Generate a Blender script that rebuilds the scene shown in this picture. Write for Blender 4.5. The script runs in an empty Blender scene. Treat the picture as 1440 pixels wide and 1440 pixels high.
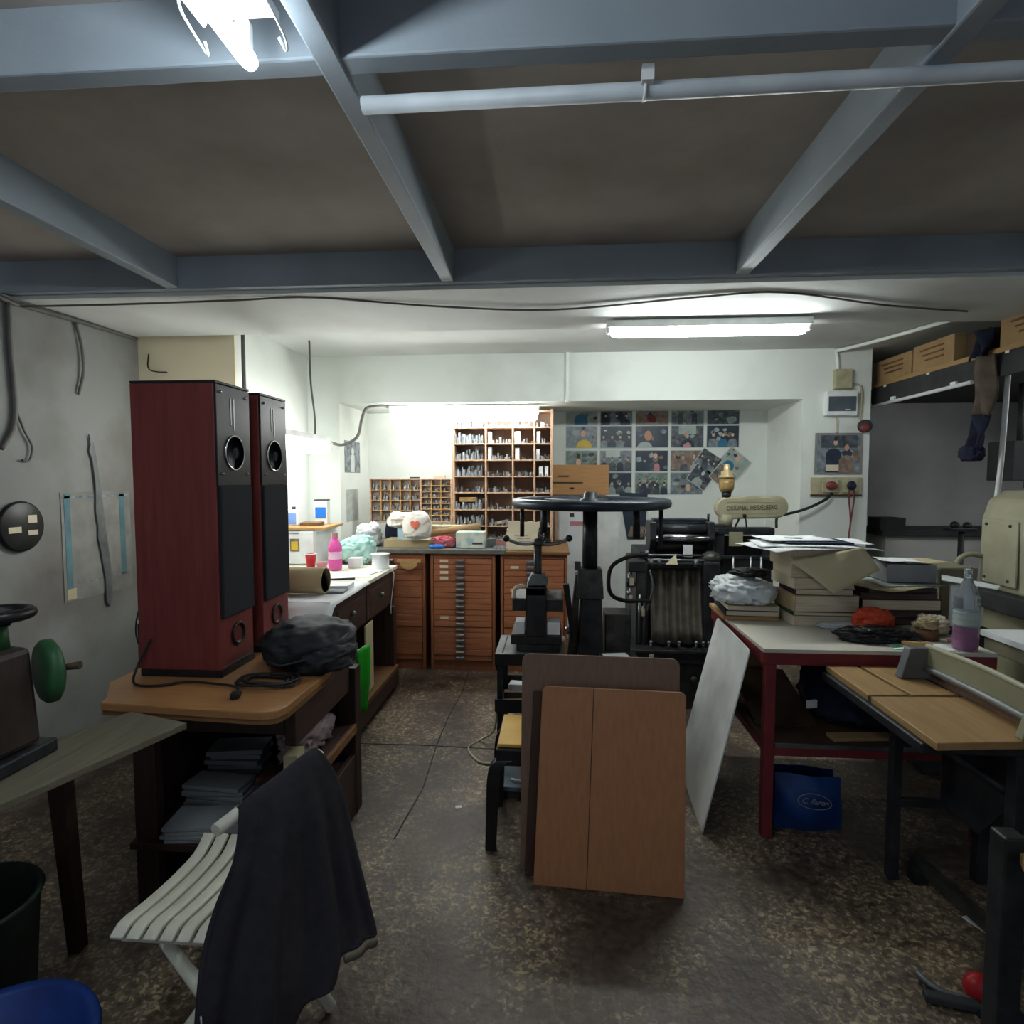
import bpy, math, random
from mathutils import Matrix, Vector
PI = math.pi
scene = bpy.context.scene
COL = scene.collection

# ------------------------------------------------------------ camera
cam_d = bpy.data.cameras.new('camera')
cam_d.sensor_fit = 'HORIZONTAL'
cam_d.sensor_width = 36.0
cam_d.lens = 36.0 * 820.0 / 1440.0
cam_d.clip_start = 0.02
cam = bpy.data.objects.new('camera', cam_d)
COL.objects.link(cam)
cam.location = (0, 0, 1.5)
cam.rotation_euler = (math.radians(90 - 3.350), 0, math.radians(4.178))
scene.camera = cam

# ------------------------------------------------------------ world, exposure
world = bpy.data.worlds.new('world')
scene.world = world
world.use_nodes = True
wb = world.node_tree.nodes['Background']
wb.inputs[0].default_value = (0.72, 0.82, 0.95, 1)
wb.inputs[1].default_value = 0.26
scene.view_settings.view_transform = 'Standard'
scene.view_settings.look = 'None'
scene.view_settings.gamma = 1.0
scene.view_settings.use_curve_mapping = False
scene.view_settings.exposure = 0.42
TUBE_COOL = ((0.80, 0.92, 1.0), 42.0)      # near batten
TUBE_MID = ((0.93, 1.0, 0.98), 62.0)       # batten under the rear soffit
TUBE_WORK = ((0.96, 1.0, 0.98), 25.0)      # lamps over the work tops

# ------------------------------------------------------------ materials
def lin(h):
    h = h.lstrip('#')
    o = []
    for i in (0, 2, 4):
        c = int(h[i:i + 2], 16) / 255.0
        o.append(c / 12.92 if c <= 0.04045 else ((c + 0.055) / 1.055) ** 2.4)
    return o

MATS = {}
def mat(name, col, col2=None, rough=0.6, metal=0.0, scale=9.0, detail=4.0, stretch=(1, 1, 1), bump=0.0,
        bscale=None, lo=0.35, hi=0.7, spec=0.4, alpha=1.0, trans=0.0, ior=1.45, coat=0.0, sheen=0.0):
    if name in MATS:
        return MATS[name]
    m = bpy.data.materials.new(name)
    m.use_nodes = True
    nt = m.node_tree
    n, l = nt.nodes, nt.links
    b = n['Principled BSDF']
    a = lin(col)
    if col2 is None:
        c2 = [min(1, x * 0.80) for x in a]
    else:
        c2 = lin(col2)
    tc = n.new('ShaderNodeTexCoord')
    mp = n.new('ShaderNodeMapping')
    mp.inputs['Scale'].default_value = stretch
    l.new(tc.outputs['Object'], mp.inputs['Vector'])
    nz = n.new('ShaderNodeTexNoise')
    nz.inputs['Scale'].default_value = scale
    nz.inputs['Detail'].default_value = detail
    l.new(mp.outputs[0], nz.inputs['Vector'])
    r = n.new('ShaderNodeValToRGB')
    r.color_ramp.elements[0].position = lo
    r.color_ramp.elements[1].position = hi
    r.color_ramp.elements[0].color = (*a, 1)
    r.color_ramp.elements[1].color = (*c2, 1)
    l.new(nz.outputs['Fac'], r.inputs[0])
    l.new(r.outputs[0], b.inputs['Base Color'])
    b.inputs['Roughness'].default_value = rough
    b.inputs['Metallic'].default_value = metal
    b.inputs['Specular IOR Level'].default_value = spec
    b.inputs['Alpha'].default_value = alpha
    b.inputs['Transmission Weight'].default_value = trans
    b.inputs['IOR'].default_value = ior
    b.inputs['Coat Weight'].default_value = coat
    b.inputs['Sheen Weight'].default_value = sheen
    if bump:
        nb = n.new('ShaderNodeTexNoise')
        nb.inputs['Scale'].default_value = bscale or scale * 4
        nb.inputs['Detail'].default_value = 6
        l.new(mp.outputs[0], nb.inputs['Vector'])
        bp = n.new('ShaderNodeBump')
        bp.inputs['Strength'].default_value = bump
        bp.inputs['Distance'].default_value = 0.01
        l.new(nb.outputs['Fac'], bp.inputs['Height'])
        l.new(bp.outputs[0], b.inputs['Normal'])
    MATS[name] = m
    return m

def glow(name, col, strength):
    m = bpy.data.materials.new(name)
    m.use_nodes = True
    b = m.node_tree.nodes['Principled BSDF']
    b.inputs['Base Color'].default_value = (0.9, 0.9, 0.9, 1)
    b.inputs['Emission Color'].default_value = (*col, 1)
    b.inputs['Emission Strength'].default_value = strength
    MATS[name] = m
    return m

def wood(name, col, col2, rough=0.5, along='z', scale=5.0, s=14.0):
    st = {'x': (1, s, s), 'y': (s, 1, s), 'z': (s, s, 1)}[along]
    return mat(name, col, col2, rough=rough, scale=scale, stretch=st, detail=5, lo=0.3, hi=0.75, bump=0.05)

def wall_mat(name, col, stain, amount_lo=0.50, amount_hi=0.85, scale=1.3, rough=0.85):
    m = mat(name, col, stain, rough=rough, scale=scale, detail=9, lo=amount_lo, hi=amount_hi, bump=0.12, bscale=30)
    return m

glow('tube_cool', *TUBE_COOL)
glow('tube_mid', *TUBE_MID)
glow('tube_work', *TUBE_WORK)
glow('tube_added', (0.95, 0.98, 1.0), 22.0)

def floor_material():
    m = bpy.data.materials.new('worn_terrazzo')
    m.use_nodes = True
    nt = m.node_tree
    n, l = nt.nodes, nt.links
    b = n['Principled BSDF']
    tc = n.new('ShaderNodeTexCoord')
    vo = n.new('ShaderNodeTexVoronoi')
    vo.inputs['Scale'].default_value = 95
    wob = n.new('ShaderNodeTexNoise')
    wob.inputs['Scale'].default_value = 45
    l.new(tc.outputs['Object'], wob.inputs['Vector'])
    wsc = n.new('ShaderNodeVectorMath')
    wsc.operation = 'SCALE'
    wsc.inputs['Scale'].default_value = 0.022
    l.new(wob.outputs['Color'], wsc.inputs[0])
    wad = n.new('ShaderNodeVectorMath')
    wad.operation = 'ADD'
    l.new(tc.outputs['Object'], wad.inputs[0])
    l.new(wsc.outputs[0], wad.inputs[1])
    l.new(wad.outputs[0], vo.inputs['Vector'])
    big = n.new('ShaderNodeTexNoise')
    big.inputs['Scale'].default_value = 2.6
    big.inputs['Detail'].default_value = 9
    big.inputs['Roughness'].default_value = 0.65
    l.new(tc.outputs['Object'], big.inputs['Vector'])
    fine = n.new('ShaderNodeTexNoise')
    fine.inputs['Scale'].default_value = 30
    fine.inputs['Detail'].default_value = 8
    l.new(tc.outputs['Object'], fine.inputs['Vector'])
    base = n.new('ShaderNodeValToRGB')
    e = base.color_ramp.elements
    e[0].position, e[1].position = 0.36, 0.68
    e[0].color = (*lin('#4b3d33'), 1)
    e[1].color = (*lin('#80705a'), 1)
    mid = base.color_ramp.elements.new(0.52)
    mid.color = (*lin('#5e5044'), 1)
    l.new(big.outputs['Fac'], base.inputs[0])
    # chips: random cells brighter
    sep = n.new('ShaderNodeSeparateColor')
    l.new(vo.outputs['Color'], sep.inputs[0])
    cr = n.new('ShaderNodeValToRGB')
    cr.color_ramp.elements[0].position = 0.55
    cr.color_ramp.elements[1].position = 0.95
    cr.color_ramp.elements[0].color = (0, 0, 0, 1)
    cr.color_ramp.elements[1].color = (1, 1, 1, 1)
    l.new(sep.outputs[0], cr.inputs[0])
    mul = n.new('ShaderNodeMath')
    mul.operation = 'MULTIPLY'
    l.new(cr.outputs[0], mul.inputs[0])
    fr = n.new('ShaderNodeValToRGB')
    fr.color_ramp.elements[0].position = 0.42
    fr.color_ramp.elements[1].position = 0.62
    l.new(big.outputs['Fac'], fr.inputs[0])
    l.new(fr.outputs[0], mul.inputs[1])
    mx = n.new('ShaderNodeMix')
    mx.data_type = 'RGBA'
    l.new(mul.outputs[0], mx.inputs[0])
    l.new(base.outputs[0], mx.inputs[6])
    mx.inputs[7].default_value = (*lin('#bfa988'), 1)
    # grime
    gr = n.new('ShaderNodeValToRGB')
    gr.color_ramp.elements[0].position = 0.35
    gr.color_ramp.elements[1].position = 0.6
    gr.color_ramp.elements[0].color = (0.42, 0.40, 0.40, 1)
    gr.color_ramp.elements[1].color = (1, 1, 1, 1)
    l.new(fine.outputs['Fac'], gr.inputs[0])
    mm = n.new('ShaderNodeMix')
    mm.data_type = 'RGBA'
    mm.blend_type = 'MULTIPLY'
    mm.inputs[0].default_value = 1
    l.new(mx.outputs[2], mm.inputs[6])
    l.new(gr.outputs[0], mm.inputs[7])
    l.new(mm.outputs[2], b.inputs['Base Color'])
    rr = n.new('ShaderNodeMapRange')
    rr.inputs[3].default_value = 0.32
    rr.inputs[4].default_value = 0.7
    l.new(fine.outputs['Fac'], rr.inputs[0])
    l.new(rr.outputs[0], b.inputs['Roughness'])
    bp = n.new('ShaderNodeBump')
    bp.inputs['Strength'].default_value = 0.35
    bp.inputs['Distance'].default_value = 0.01
    l.new(fine.outputs['Fac'], bp.inputs['Height'])
    l.new(bp.outputs[0], b.inputs['Normal'])
    MATS['floor'] = m
floor_material()

# palette
wall_mat('plaster', '#dfe3dd', '#b9bdb6', 0.52, 0.9)
wall_mat('plaster_dirty', '#8b8c89', '#6a645f', 0.46, 0.74, 1.7)
wall_mat('plaster_cream', '#efe3c2', '#ddcfa8', 0.5, 0.85)
wall_mat('plaster_grey', '#b9b9b6', '#92908e', 0.42, 0.75, 1.4)
wall_mat('soffit_white', '#c9cbc8', '#aaa9a3', 0.5, 0.85, 1.2)
wall_mat('ceiling_board', '#a59d96', '#8f867f', 0.4, 0.75, 2.5)
wall_mat('beam_grey', '#98a1a8', '#838c94', 0.42, 0.8, 2.0, 0.6)
mat('white_paint', '#e6e8e6', '#d4d6d4', rough=0.45)
mat('white_plastic', '#e9ebea', '#dadcda', rough=0.35)
mat('conduit', '#c9ced1', '#b7bdc2', rough=0.45)
mat('cable_grey', '#6f6d69', '#57534f', rough=0.6)
mat('cable_dark', '#1c1b1c', '#2b292a', rough=0.5)
mat('black_plastic', '#141415', '#1e1e20', rough=0.4)
mat('black_satin', '#17191c', '#202327', rough=0.35)
mat('grille_cloth', '#1a1d21', '#23272c', rough=0.95, scale=300, detail=1)
wood('cherry', '#6b302d', '#7b3a35', 0.4, 'z')
mat('chrome', '#c8ccd0', '#b0b4b8', rough=0.18, metal=1.0)
mat('steel', '#8e9295', '#74787b', rough=0.35, metal=0.9)
mat('steel_dull', '#7c7f80', '#5f6263', rough=0.55, metal=0.6)
mat('iron', '#26282b', '#383a3d', rough=0.42, metal=0.35, scale=14, bump=0.08)
mat('iron_worn', '#3b3c3c', '#55544f', rough=0.38, metal=0.6, scale=18, bump=0.08)
mat('iron_blue', '#2b333c', '#3a434d', rough=0.35, metal=0.5, scale=10)
mat('apron_iron', '#57524a', '#6d675c', rough=0.5, metal=0.3, scale=14)
mat('rubber', '#101011', '#1a1a1b', rough=0.7)
wood('laminate', '#a3764c', '#936740', 0.35, 'x')
wood('laminate_panel', '#a8744e', '#9a6843', 0.4, 'z')
wood('laminate_back', '#7a604f', '#6c5343', 0.5, 'z')
wood('dark_board', '#3d281d', '#342118', 0.6, 'z')
wood('edge_wood', '#7a5835', '#664827', 0.6, 'x')
wood('dark_wood', '#3d2a22', '#2b1d18', 0.6, 'z')
wood('dark_wood_y', '#45302a', '#33231e', 0.6, 'y')
wood('type_wood', '#a56a49', '#91573a', 0.45, 'x')
wood('type_frame', '#98603f', '#824d33', 0.5, 'z')
wood('shelf_wood', '#c4a184', '#b08c70', 0.55, 'z')
wood('shelf_back', '#a08b7c', '#8a7667', 0.7, 'z')
wood('pale_wood', '#b99360', '#a37e4e', 0.6, 'x')
wood('plank_grey', '#6a6453', '#565041', 0.75, 'y')
wood('bench_wood', '#a8875a', '#94744a', 0.5, 'y')
wood('orange_wood', '#c29260', '#ae7f4e', 0.5, 'x')
mat('worktop', '#6c6a64', '#575550', rough=0.5, scale=12)
mat('desk_top', '#dcdccf', '#c8c6b6', rough=0.5, scale=4)
mat('paper', '#eceeee', '#dfe2e3', rough=0.8, scale=3)
mat('paper_grey', '#8f9295', '#7b7d80', rough=0.85, scale=6)
mat('paper_cream', '#d9cdb4', '#cabda2', rough=0.85, scale=5)
mat('book_edge', '#d8ccb4', '#b7a88e', rough=0.9, scale=6, stretch=(1, 1, 60))
mat('kraft', '#b9a683', '#a8946f', rough=0.8, scale=5)
mat('cardboard', '#a48660', '#8f7350', rough=0.85, scale=5)
mat('manila', '#c4b896', '#b5a986', rough=0.8, scale=3)
mat('red_paint', '#7c2c2f', '#65242a', rough=0.45, scale=10)
mat('table_white', '#cdc9bd', '#bdb7a8', rough=0.4, scale=3)
mat('navy', '#1b2440', '#141b32', rough=0.6)
mat('navy_cloth', '#1d2236', '#141828', rough=0.95, scale=20)
mat('brown_cloth', '#5f5348', '#4a4038', rough=0.95, scale=14)
mat('jacket_cloth', '#242127', '#1b191d', rough=0.95, scale=40, bump=0.15, bscale=120)
mat('jacket_lining', '#6f6557', '#5d5448', rough=0.9)
mat('backpack_cloth', '#16191c', '#202428', rough=0.7, scale=14, bump=0.1)
mat('chair_white', '#d8d6c4', '#c6c3b0', rough=0.5)
mat('bag_film', '#d9dddf', '#c2c7ca', rough=0.3, scale=18, bump=0.3, bscale=22)
mat('bag_pink', '#a08f90', '#8a797c', rough=0.45, scale=9, bump=0.2, bscale=18)
mat('bag_teal', '#a9dccb', '#c5e8e6', rough=0.4, scale=7, bump=0.2, bscale=18)
mat('bag_green', '#22a522', '#1a8a1c', rough=0.4)
mat('bag_blue', '#123f7c', '#0e3064', rough=0.35, scale=6, bump=0.15, bscale=12)
mat('blue_bin', '#1c3a80', '#152d66', rough=0.45)
mat('blue_bright', '#2f7fe0', '#2a70c8', rough=0.4)
mat('blue_print', '#6d92d6', '#88a8e2', rough=0.5)
mat('pink_liquid', '#e85fae', '#dd56a2', rough=0.25)
mat('magenta_liquid', '#c23a92', '#b13184', rough=0.25)
mat('pink_label', '#f0c4dc', '#eab4d2', rough=0.4)
mat('clear_plastic', '#dfe8ee', '#d2dde5', rough=0.12, trans=0.85, ior=1.2)
mat('red_plastic', '#b8262c', '#a01f26', rough=0.35)
mat('red_dull', '#7a3a38', '#682f2e', rough=0.5)
mat('orange_net', '#d2502e', '#c43a2a', rough=0.4, scale=14)
mat('green_paint', '#2c5a34', '#24482b', rough=0.5)
mat('green_dark', '#182a20', '#101d16', rough=0.7)
mat('green_plastic', '#1f9a5c', '#1a8a50', rough=0.4)
mat('yellow_seat', '#c39a48', '#b48b3c', rough=0.5)
mat('cream_paint', '#a9a68f', '#97937b', rough=0.45, scale=6)
mat('cream_dark', '#8f8c72', '#7d7a62', rough=0.5, scale=6)
mat('nameplate', '#a39d84', '#928c73', rough=0.5, scale=10)
mat('amber_glass', '#8d7448', '#77603a', rough=0.15)
mat('brass', '#cfb88c', '#bfa678', rough=0.35, metal=0.5)
mat('tape_brown', '#6d4c30', '#5b3e26', rough=0.5)
mat('cloth_white', '#efe6dc', '#e2d5c8', rough=0.9, scale=10)
mat('heart_red', '#e2745a', '#d5634b', rough=0.8)
mat('cloth_red', '#b5404c', '#e08a96', rough=0.9, scale=18)
mat('cloth_plum', '#4a2836', '#5f3646', rough=0.9, scale=12)
mat('pale_blue_box', '#9fc0d2', '#b5d0dd', rough=0.6)
mat('carton_print', '#d5d6c4', '#9fb9bd', rough=0.7, scale=16, lo=0.45, hi=0.6)
mat('grey_dark', '#3a3a3c', '#2d2d2f', rough=0.7)
mat('panel_dark', '#5b646b', '#4d565d', rough=0.2)
mat('socket_cream', '#b8b294', '#a19b7b', rough=0.5, scale=20)
mat('book_dark', '#3b2e2e', '#2a2021', rough=0.6, scale=14)
mat('book_maroon', '#4a2430', '#3a1b26', rough=0.6)
mat('book_green', '#3f5a3a', '#33492f', rough=0.6)
mat('skin', '#c99a80', '#b98a70', rough=0.7)
mat('skin_pale', '#d9b49c', '#cda68c', rough=0.7)
mat('ph_dark', '#3a4046', '#626a70', rough=0.35, scale=26)
mat('ph_mid', '#626c74', '#8d969c', rough=0.35, scale=26)
mat('ph_green', '#61746a', '#93a497', rough=0.35, scale=22)
mat('ph_light', '#a9b3ad', '#8d9994', rough=0.35, scale=12)
mat('ph_brown', '#6f5e54', '#978678', rough=0.35, scale=22)
mat('ph_blue', '#2f6a88', '#3b7896', rough=0.4)
mat('ph_navy', '#27303d', '#35404e', rough=0.4)
mat('ph_yellow', '#d8b93e', '#caa934', rough=0.4)
mat('ph_pink', '#c98a90', '#b97a82', rough=0.4)
mat('ph_white', '#c5ccca', '#b2bbba', rough=0.4)
mat('ph_hair', '#2b2623', '#3a332e', rough=0.5)
mat('ink_dark', '#3c4046', '#2f3338', rough=0.7)
mat('print_grey', '#8e9498', '#5e656b', rough=0.6, scale=20, lo=0.4, hi=0.6)
mat('print_pale', '#b5bbb6', '#9aa19d', rough=0.7, scale=18)
mat('steel_scale', '#7f8e98', '#6c7a84', rough=0.4, metal=0.4)
mat('cast_brown', '#2a211c', '#3a2e27', rough=0.55, scale=14, bump=0.1)
mat('book_page_dark', '#5b5048', '#41382f', rough=0.9, scale=6, stretch=(1, 1, 60))
mat('leather_brown', '#4a3626', '#3a2a1d', rough=0.6)
mat('type_metal', '#83888c', '#a6abae', rough=0.45, metal=0.4, scale=40)
mat('teal_strip', '#4f6f78', '#5f838a', rough=0.7)
mat('chart_paper', '#8d8b88', '#7a7773', rough=0.8, scale=8)

# ------------------------------------------------------------ mesh builder
class MB:
    def __init__(s):
        s.v, s.f, s.mi, s.sm = [], [], [], []
    def add(s, vs, fs, mi=0, smooth=False, M=None):
        o = len(s.v)
        if M is not None:
            vs = [M @ Vector(p) for p in vs]
        s.v += [tuple(p) for p in vs]
        for f in fs:
            s.f.append(tuple(i + o for i in f))
            s.mi.append(mi)
            s.sm.append(smooth)
        return s
    def bx(s, x0, x1, y0, y1, z0, z1, mi=0, M=None):
        v = [(x, y, z) for z in (z0, z1) for y in (y0, y1) for x in (x0, x1)]
        return s.add(v, [(0, 2, 3, 1), (4, 5, 7, 6), (0, 1, 5, 4), (2, 6, 7, 3), (0, 4, 6, 2), (1, 3, 7, 5)], mi, False, M)
    def box(s, c, d, rz=0.0, rx=0.0, ry=0.0, mi=0):
        M = Matrix.Translation(Vector(c)) @ Matrix.Rotation(rz, 4, 'Z') @ Matrix.Rotation(ry, 4, 'Y') @ Matrix.Rotation(rx, 4, 'X')
        return s.bx(-d[0] / 2, d[0] / 2, -d[1] / 2, d[1] / 2, -d[2] / 2, d[2] / 2, mi, M)
    def hexa(s, bottom, top, mi=0):
        v = list(bottom) + list(top)
        return s.add(v, [(3, 2, 1, 0), (4, 5, 6, 7), (0, 1, 5, 4), (1, 2, 6, 5), (2, 3, 7, 6), (3, 0, 4, 7)], mi)
    def cyl(s, p0, p1, r, r1=None, n=14, mi=0):
        return s.tube([p0, p1], r, n, mi, r1=r1)
    def tube(s, pts, r, n=8, mi=0, closed=False, r1=None):
        P = [Vector(p) for p in pts]
        k = len(P)
        vs, fs = [], []
        prev = None
        for i in range(k):
            if closed:
                t = P[(i + 1) % k] - P[(i - 1) % k]
            else:
                t = P[min(i + 1, k - 1)] - P[max(i - 1, 0)]
            t.normalize()
            if prev is None:
                a = Vector((0, 0, 1)) if abs(t.z) < 0.9 else Vector((1, 0, 0))
                u = t.cross(a).normalized()
            else:
                u = (prev - t * prev.dot(t)).normalized()
            prev = u
            w = t.cross(u)
            rr = r if r1 is None else r + (r1 - r) * i / (k - 1)
            for j in range(n):
                q = 2 * PI * j / n
                vs.append(P[i] + (u * math.cos(q) + w * math.sin(q)) * rr)
        last = k if closed else k - 1
        for i in range(last):
            a, b = i * n, ((i + 1) % k) * n
            for j in range(n):
                fs.append((a + j, a + (j + 1) % n, b + (j + 1) % n, b + j))
        s.add(vs, fs, mi, True)
        if not closed:
            o = len(s.v) - len(vs)
            s.f.append(tuple(o + j for j in range(n))[::-1])
            s.f.append(tuple(o + (k - 1) * n + j for j in range(n)))
            s.mi += [mi, mi]
            s.sm += [False, False]
        return s
    def lathe(s, prof, c=(0, 0, 0), n=24, mi=0, M=None, smooth=True):
        vs, fs = [], []
        for r, z in prof:
            for j in range(n):
                q = 2 * PI * j / n
                vs.append((r * math.cos(q), r * math.sin(q), z))
        for i in range(len(prof) - 1):
            for j in range(n):
                fs.append((i * n + j, i * n + (j + 1) % n, (i + 1) * n + (j + 1) % n, (i + 1) * n + j))
        if prof[0][0] > 1e-5:
            fs.append(tuple(range(n))[::-1])
        if prof[-1][0] > 1e-5:
            fs.append(tuple((len(prof) - 1) * n + j for j in range(n)))
        T = Matrix.Translation(Vector(c))
        return s.add(vs, fs, mi, smooth, T @ M if M is not None else T)
    def ball(s, c, r, n=14, m=8, sc=(1, 1, 1), mi=0, M=None):
        prof = [(max(r * math.sin(PI * i / m), 1e-6), -r * math.cos(PI * i / m)) for i in range(m + 1)]
        S = Matrix.Diagonal((sc[0], sc[1], sc[2], 1))
        return s.lathe(prof, c, n, mi, (M @ S) if M is not None else S)
    def prism(s, poly, axis, a, b, mi=0, M=None):
        k = len(poly)
        def p3(p, t):
            return {'x': (t, p[0], p[1]), 'y': (p[0], t, p[1]), 'z': (p[0], p[1], t)}[axis]
        v = [p3(p, a) for p in poly] + [p3(p, b) for p in poly]
        f = [tuple(range(k))[::-1], tuple(range(k, 2 * k))]
        f += [(i, (i + 1) % k, k + (i + 1) % k, k + i) for i in range(k)]
        return s.add(v, f, mi, False, M)
    def sheet(s, fn, nu, nv, mi=0, smooth=True):
        v = [fn(i / nu, j / nv) for j in range(nv + 1) for i in range(nu + 1)]
        w = nu + 1
        f = [(j * w + i, j * w + i + 1, (j + 1) * w + i + 1, (j + 1) * w + i) for j in range(nv) for i in range(nu)]
        return s.add(v, f, mi, smooth)
    def build(s, name, mats, parent=None, bevel=0.0, thick=0.0, sub=0, seg=2):
        if not isinstance(mats, (list, tuple)):
            mats = [mats]
        me = bpy.data.meshes.new(name)
        vs = s.v
        if parent is None:
            xs, ys, zs = zip(*vs)
            off = Vector(((min(xs) + max(xs)) / 2, (min(ys) + max(ys)) / 2, min(zs)))
            vs = [tuple(Vector(p) - off) for p in vs]
        me.from_pydata(vs, [], s.f)
        for m in mats:
            me.materials.append(MATS[m])
        me.polygons.foreach_set('material_index', s.mi)
        me.polygons.foreach_set('use_smooth', s.sm)
        me.update()
        o = bpy.data.objects.new(name, me)
        COL.objects.link(o)
        if parent is None:
            o.location = off
        else:
            attach(o, parent)
        if thick:
            md = o.modifiers.new('thickness', 'SOLIDIFY')
            md.thickness = thick
            md.offset = 0
        if sub:
            md = o.modifiers.new('smooth', 'SUBSURF')
            md.levels = sub
            md.render_levels = sub
        if bevel:
            md = o.modifiers.new('bevel', 'BEVEL')
            md.width = bevel
            md.segments = seg
            md.limit_method = 'ANGLE'
            md.angle_limit = math.radians(40)
        return o

def origin_of(o):
    p = Vector(o.location)
    while o.parent is not None:
        q = o.parent
        return Vector((0, 0, 0))
    return p
def attach(o, parent):
    o.parent = parent
    if parent.parent is None:
        o.matrix_parent_inverse = Matrix.Translation(-Vector(parent.location))

def tag(o, label, cat, group=None, kind=None):
    o['label'] = label
    o['category'] = cat
    if group:
        o['group'] = group
    if kind:
        o['kind'] = kind
    return o
def thing(name, label, cat, loc, group=None):
    o = bpy.data.objects.new(name, None)
    o.empty_display_size = 0.05
    COL.objects.link(o)
    o.location = loc
    return tag(o, label, cat, group)
def struct(o, label=None):
    o['kind'] = 'structure'
    if label:
        o['label'] = label
    return o
def dup(root, delta, label=None, rz=0.0):
    r = root.copy()
    COL.objects.link(r)
    r.location = Vector(root.location) + Vector(delta)
    r.rotation_euler.z += rz
    if label:
        r['label'] = label
    for ch in [c for c in bpy.data.objects if c.parent == root]:
        c = ch.copy()
        COL.objects.link(c)
        c.parent = r
        c.matrix_parent_inverse = ch.matrix_parent_inverse.copy()
        for g in [x for x in bpy.data.objects if x.parent == ch]:
            d = g.copy()
            COL.objects.link(d)
            d.parent = c
            d.matrix_parent_inverse = g.matrix_parent_inverse.copy()
    return r
def arc(c, r, a0, a1, n, plane='xz'):
    o = []
    for i in range(n + 1):
        q = a0 + (a1 - a0) * i / n
        u, w = r * math.cos(q), r * math.sin(q)
        o.append({'xz': (c[0] + u, c[1], c[2] + w), 'xy': (c[0] + u, c[1] + w, c[2]), 'yz': (c[0], c[1] + u, c[2] + w)}[plane])
    return o
def smooth_path(pts, n=6):
    P = [Vector(p) for p in pts]
    out = []
    for i in range(len(P) - 1):
        p0, p1, p2, p3 = P[max(i - 1, 0)], P[i], P[i + 1], P[min(i + 2, len(P) - 1)]
        for k in range(n):
            t = k / n
            out.append(0.5 * ((2 * p1) + (p2 - p0) * t + (2 * p0 - 5 * p1 + 4 * p2 - p3) * t * t + (3 * p1 - p0 - 3 * p2 + p3) * t ** 3))
    out.append(P[-1])
    return out
def text_mesh(name, body, size, mats, parent, loc, rot, depth=0.001, shear=0.0, align='CENTER', sx=1.0):
    cu = bpy.data.curves.new(name, 'FONT')
    cu.body = body
    cu.size = size
    cu.align_x = align
    cu.align_y = 'CENTER'
    cu.extrude = depth
    cu.shear = shear
    cu.resolution_u = 2
    t = bpy.data.objects.new(name, cu)
    COL.objects.link(t)
    t.location = (0, 0, 0)
    dg = bpy.context.evaluated_depsgraph_get()
    me = bpy.data.meshes.new_from_object(t.evaluated_get(dg))
    bpy.data.objects.remove(t)
    M = Matrix.Translation(Vector(loc)) @ rot @ Matrix.Diagonal((sx, 1, 1, 1))
    me.transform(M)
    me.materials.clear()
    me.materials.append(MATS[mats])
    o = bpy.data.objects.new(name, me)
    COL.objects.link(o)
    attach(o, parent)
    return o
FACE_CAM = Matrix.Rotation(PI / 2, 4, 'X')      # text standing up, facing -Y
RND = random.Random(7)

# ================================================================ THE ROOM
def S(name, mats, *boxes, bevel=0.0):
    m = MB()
    for b in boxes:
        m.bx(*b)
    return struct(m.build(name, mats, None, bevel))

S('floor', 'floor', (-2.9, 4.3, -1.6, 5.8, -0.1, 0.0))
S('wall_left', 'plaster_dirty', (-2.82, -2.7, -1.6, 3.65, 0, 2.40))
S('wall_left_return', 'plaster_cream', (-2.82, -2.05, 3.65, 3.67, 0, 2.5))
S('wall_left_rear', 'plaster', (-2.15, -2.05, 3.67, 4.75, 0, 2.5))
S('wall_back', 'plaster', (-2.15, -1.78, 4.75, 5.5, 0, 2.5), (-1.78, 1.93, 4.75, 5.5, 2.115, 2.5), (1.93, 2.44, 4.75, 4.95, 0, 2.5), (1.93, 2.05, 4.95, 5.55, 0, 2.5), (2.05, 4.2, 5.35, 5.55, 2.3, 2.5))
S('wall_back_niche', 'plaster', (-1.78, 1.93, 5.5, 5.6, 0, 2.5))
S('wall_back_alcove', 'plaster_grey', (2.05, 4.2, 5.55, 5.65, 0, 2.5))
S('wall_right', 'plaster_grey', (4.2, 4.3, -1.6, 5.6, 0, 2.57))
S('ceiling', 'ceiling_board', (-2.9, 4.3, -1.6, 2.86, 2.57, 2.67))
S('ceiling_rear', 'soffit_white', (-2.9, 4.3, 3.6, 5.65, 2.5, 2.6))
S('soffit', 'soffit_white', (-2.9, 4.3, 2.82, 3.6, 2.40, 2.60))
S('trim_1', 'beam_grey', (-2.9, 4.3, 2.77, 2.82, 2.418, 2.60), bevel=0.004)
for x0, x1 in ((-1.89, -1.83), (-0.535, -0.475), (0.815, 0.875), (2.10, 2.16)):
    S('ceiling_beam', 'beam_grey', (x0, x1, -1.6, 2.77, 2.42, 2.58), bevel=0.006)
S('ceiling_cross_beam', 'beam_grey', (-2.9, 4.3, 1.31, 1.37, 2.425, 2.58), bevel=0.006)
for q in ([(-1.25, 3.14), (-0.75, 3.15), (-0.3, 3.13), (0.3, 3.16)], [(-0.66, 4.4), (-0.64, 4.0), (-0.66, 3.55), (-0.655, 3.15), (-0.63, 2.7), (-0.66, 2.3)]):
    m_ = MB(); m_.tube([(x, y, -0.001) for x, y in q], 0.004, 6)
    struct(m_.build('floor_joint', 'grey_dark'))
S('ceiling_cross_beam', 'beam_grey', (-2.9, 4.3, -0.4, -0.2, 2.425, 2.58), bevel=0.006)

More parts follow.
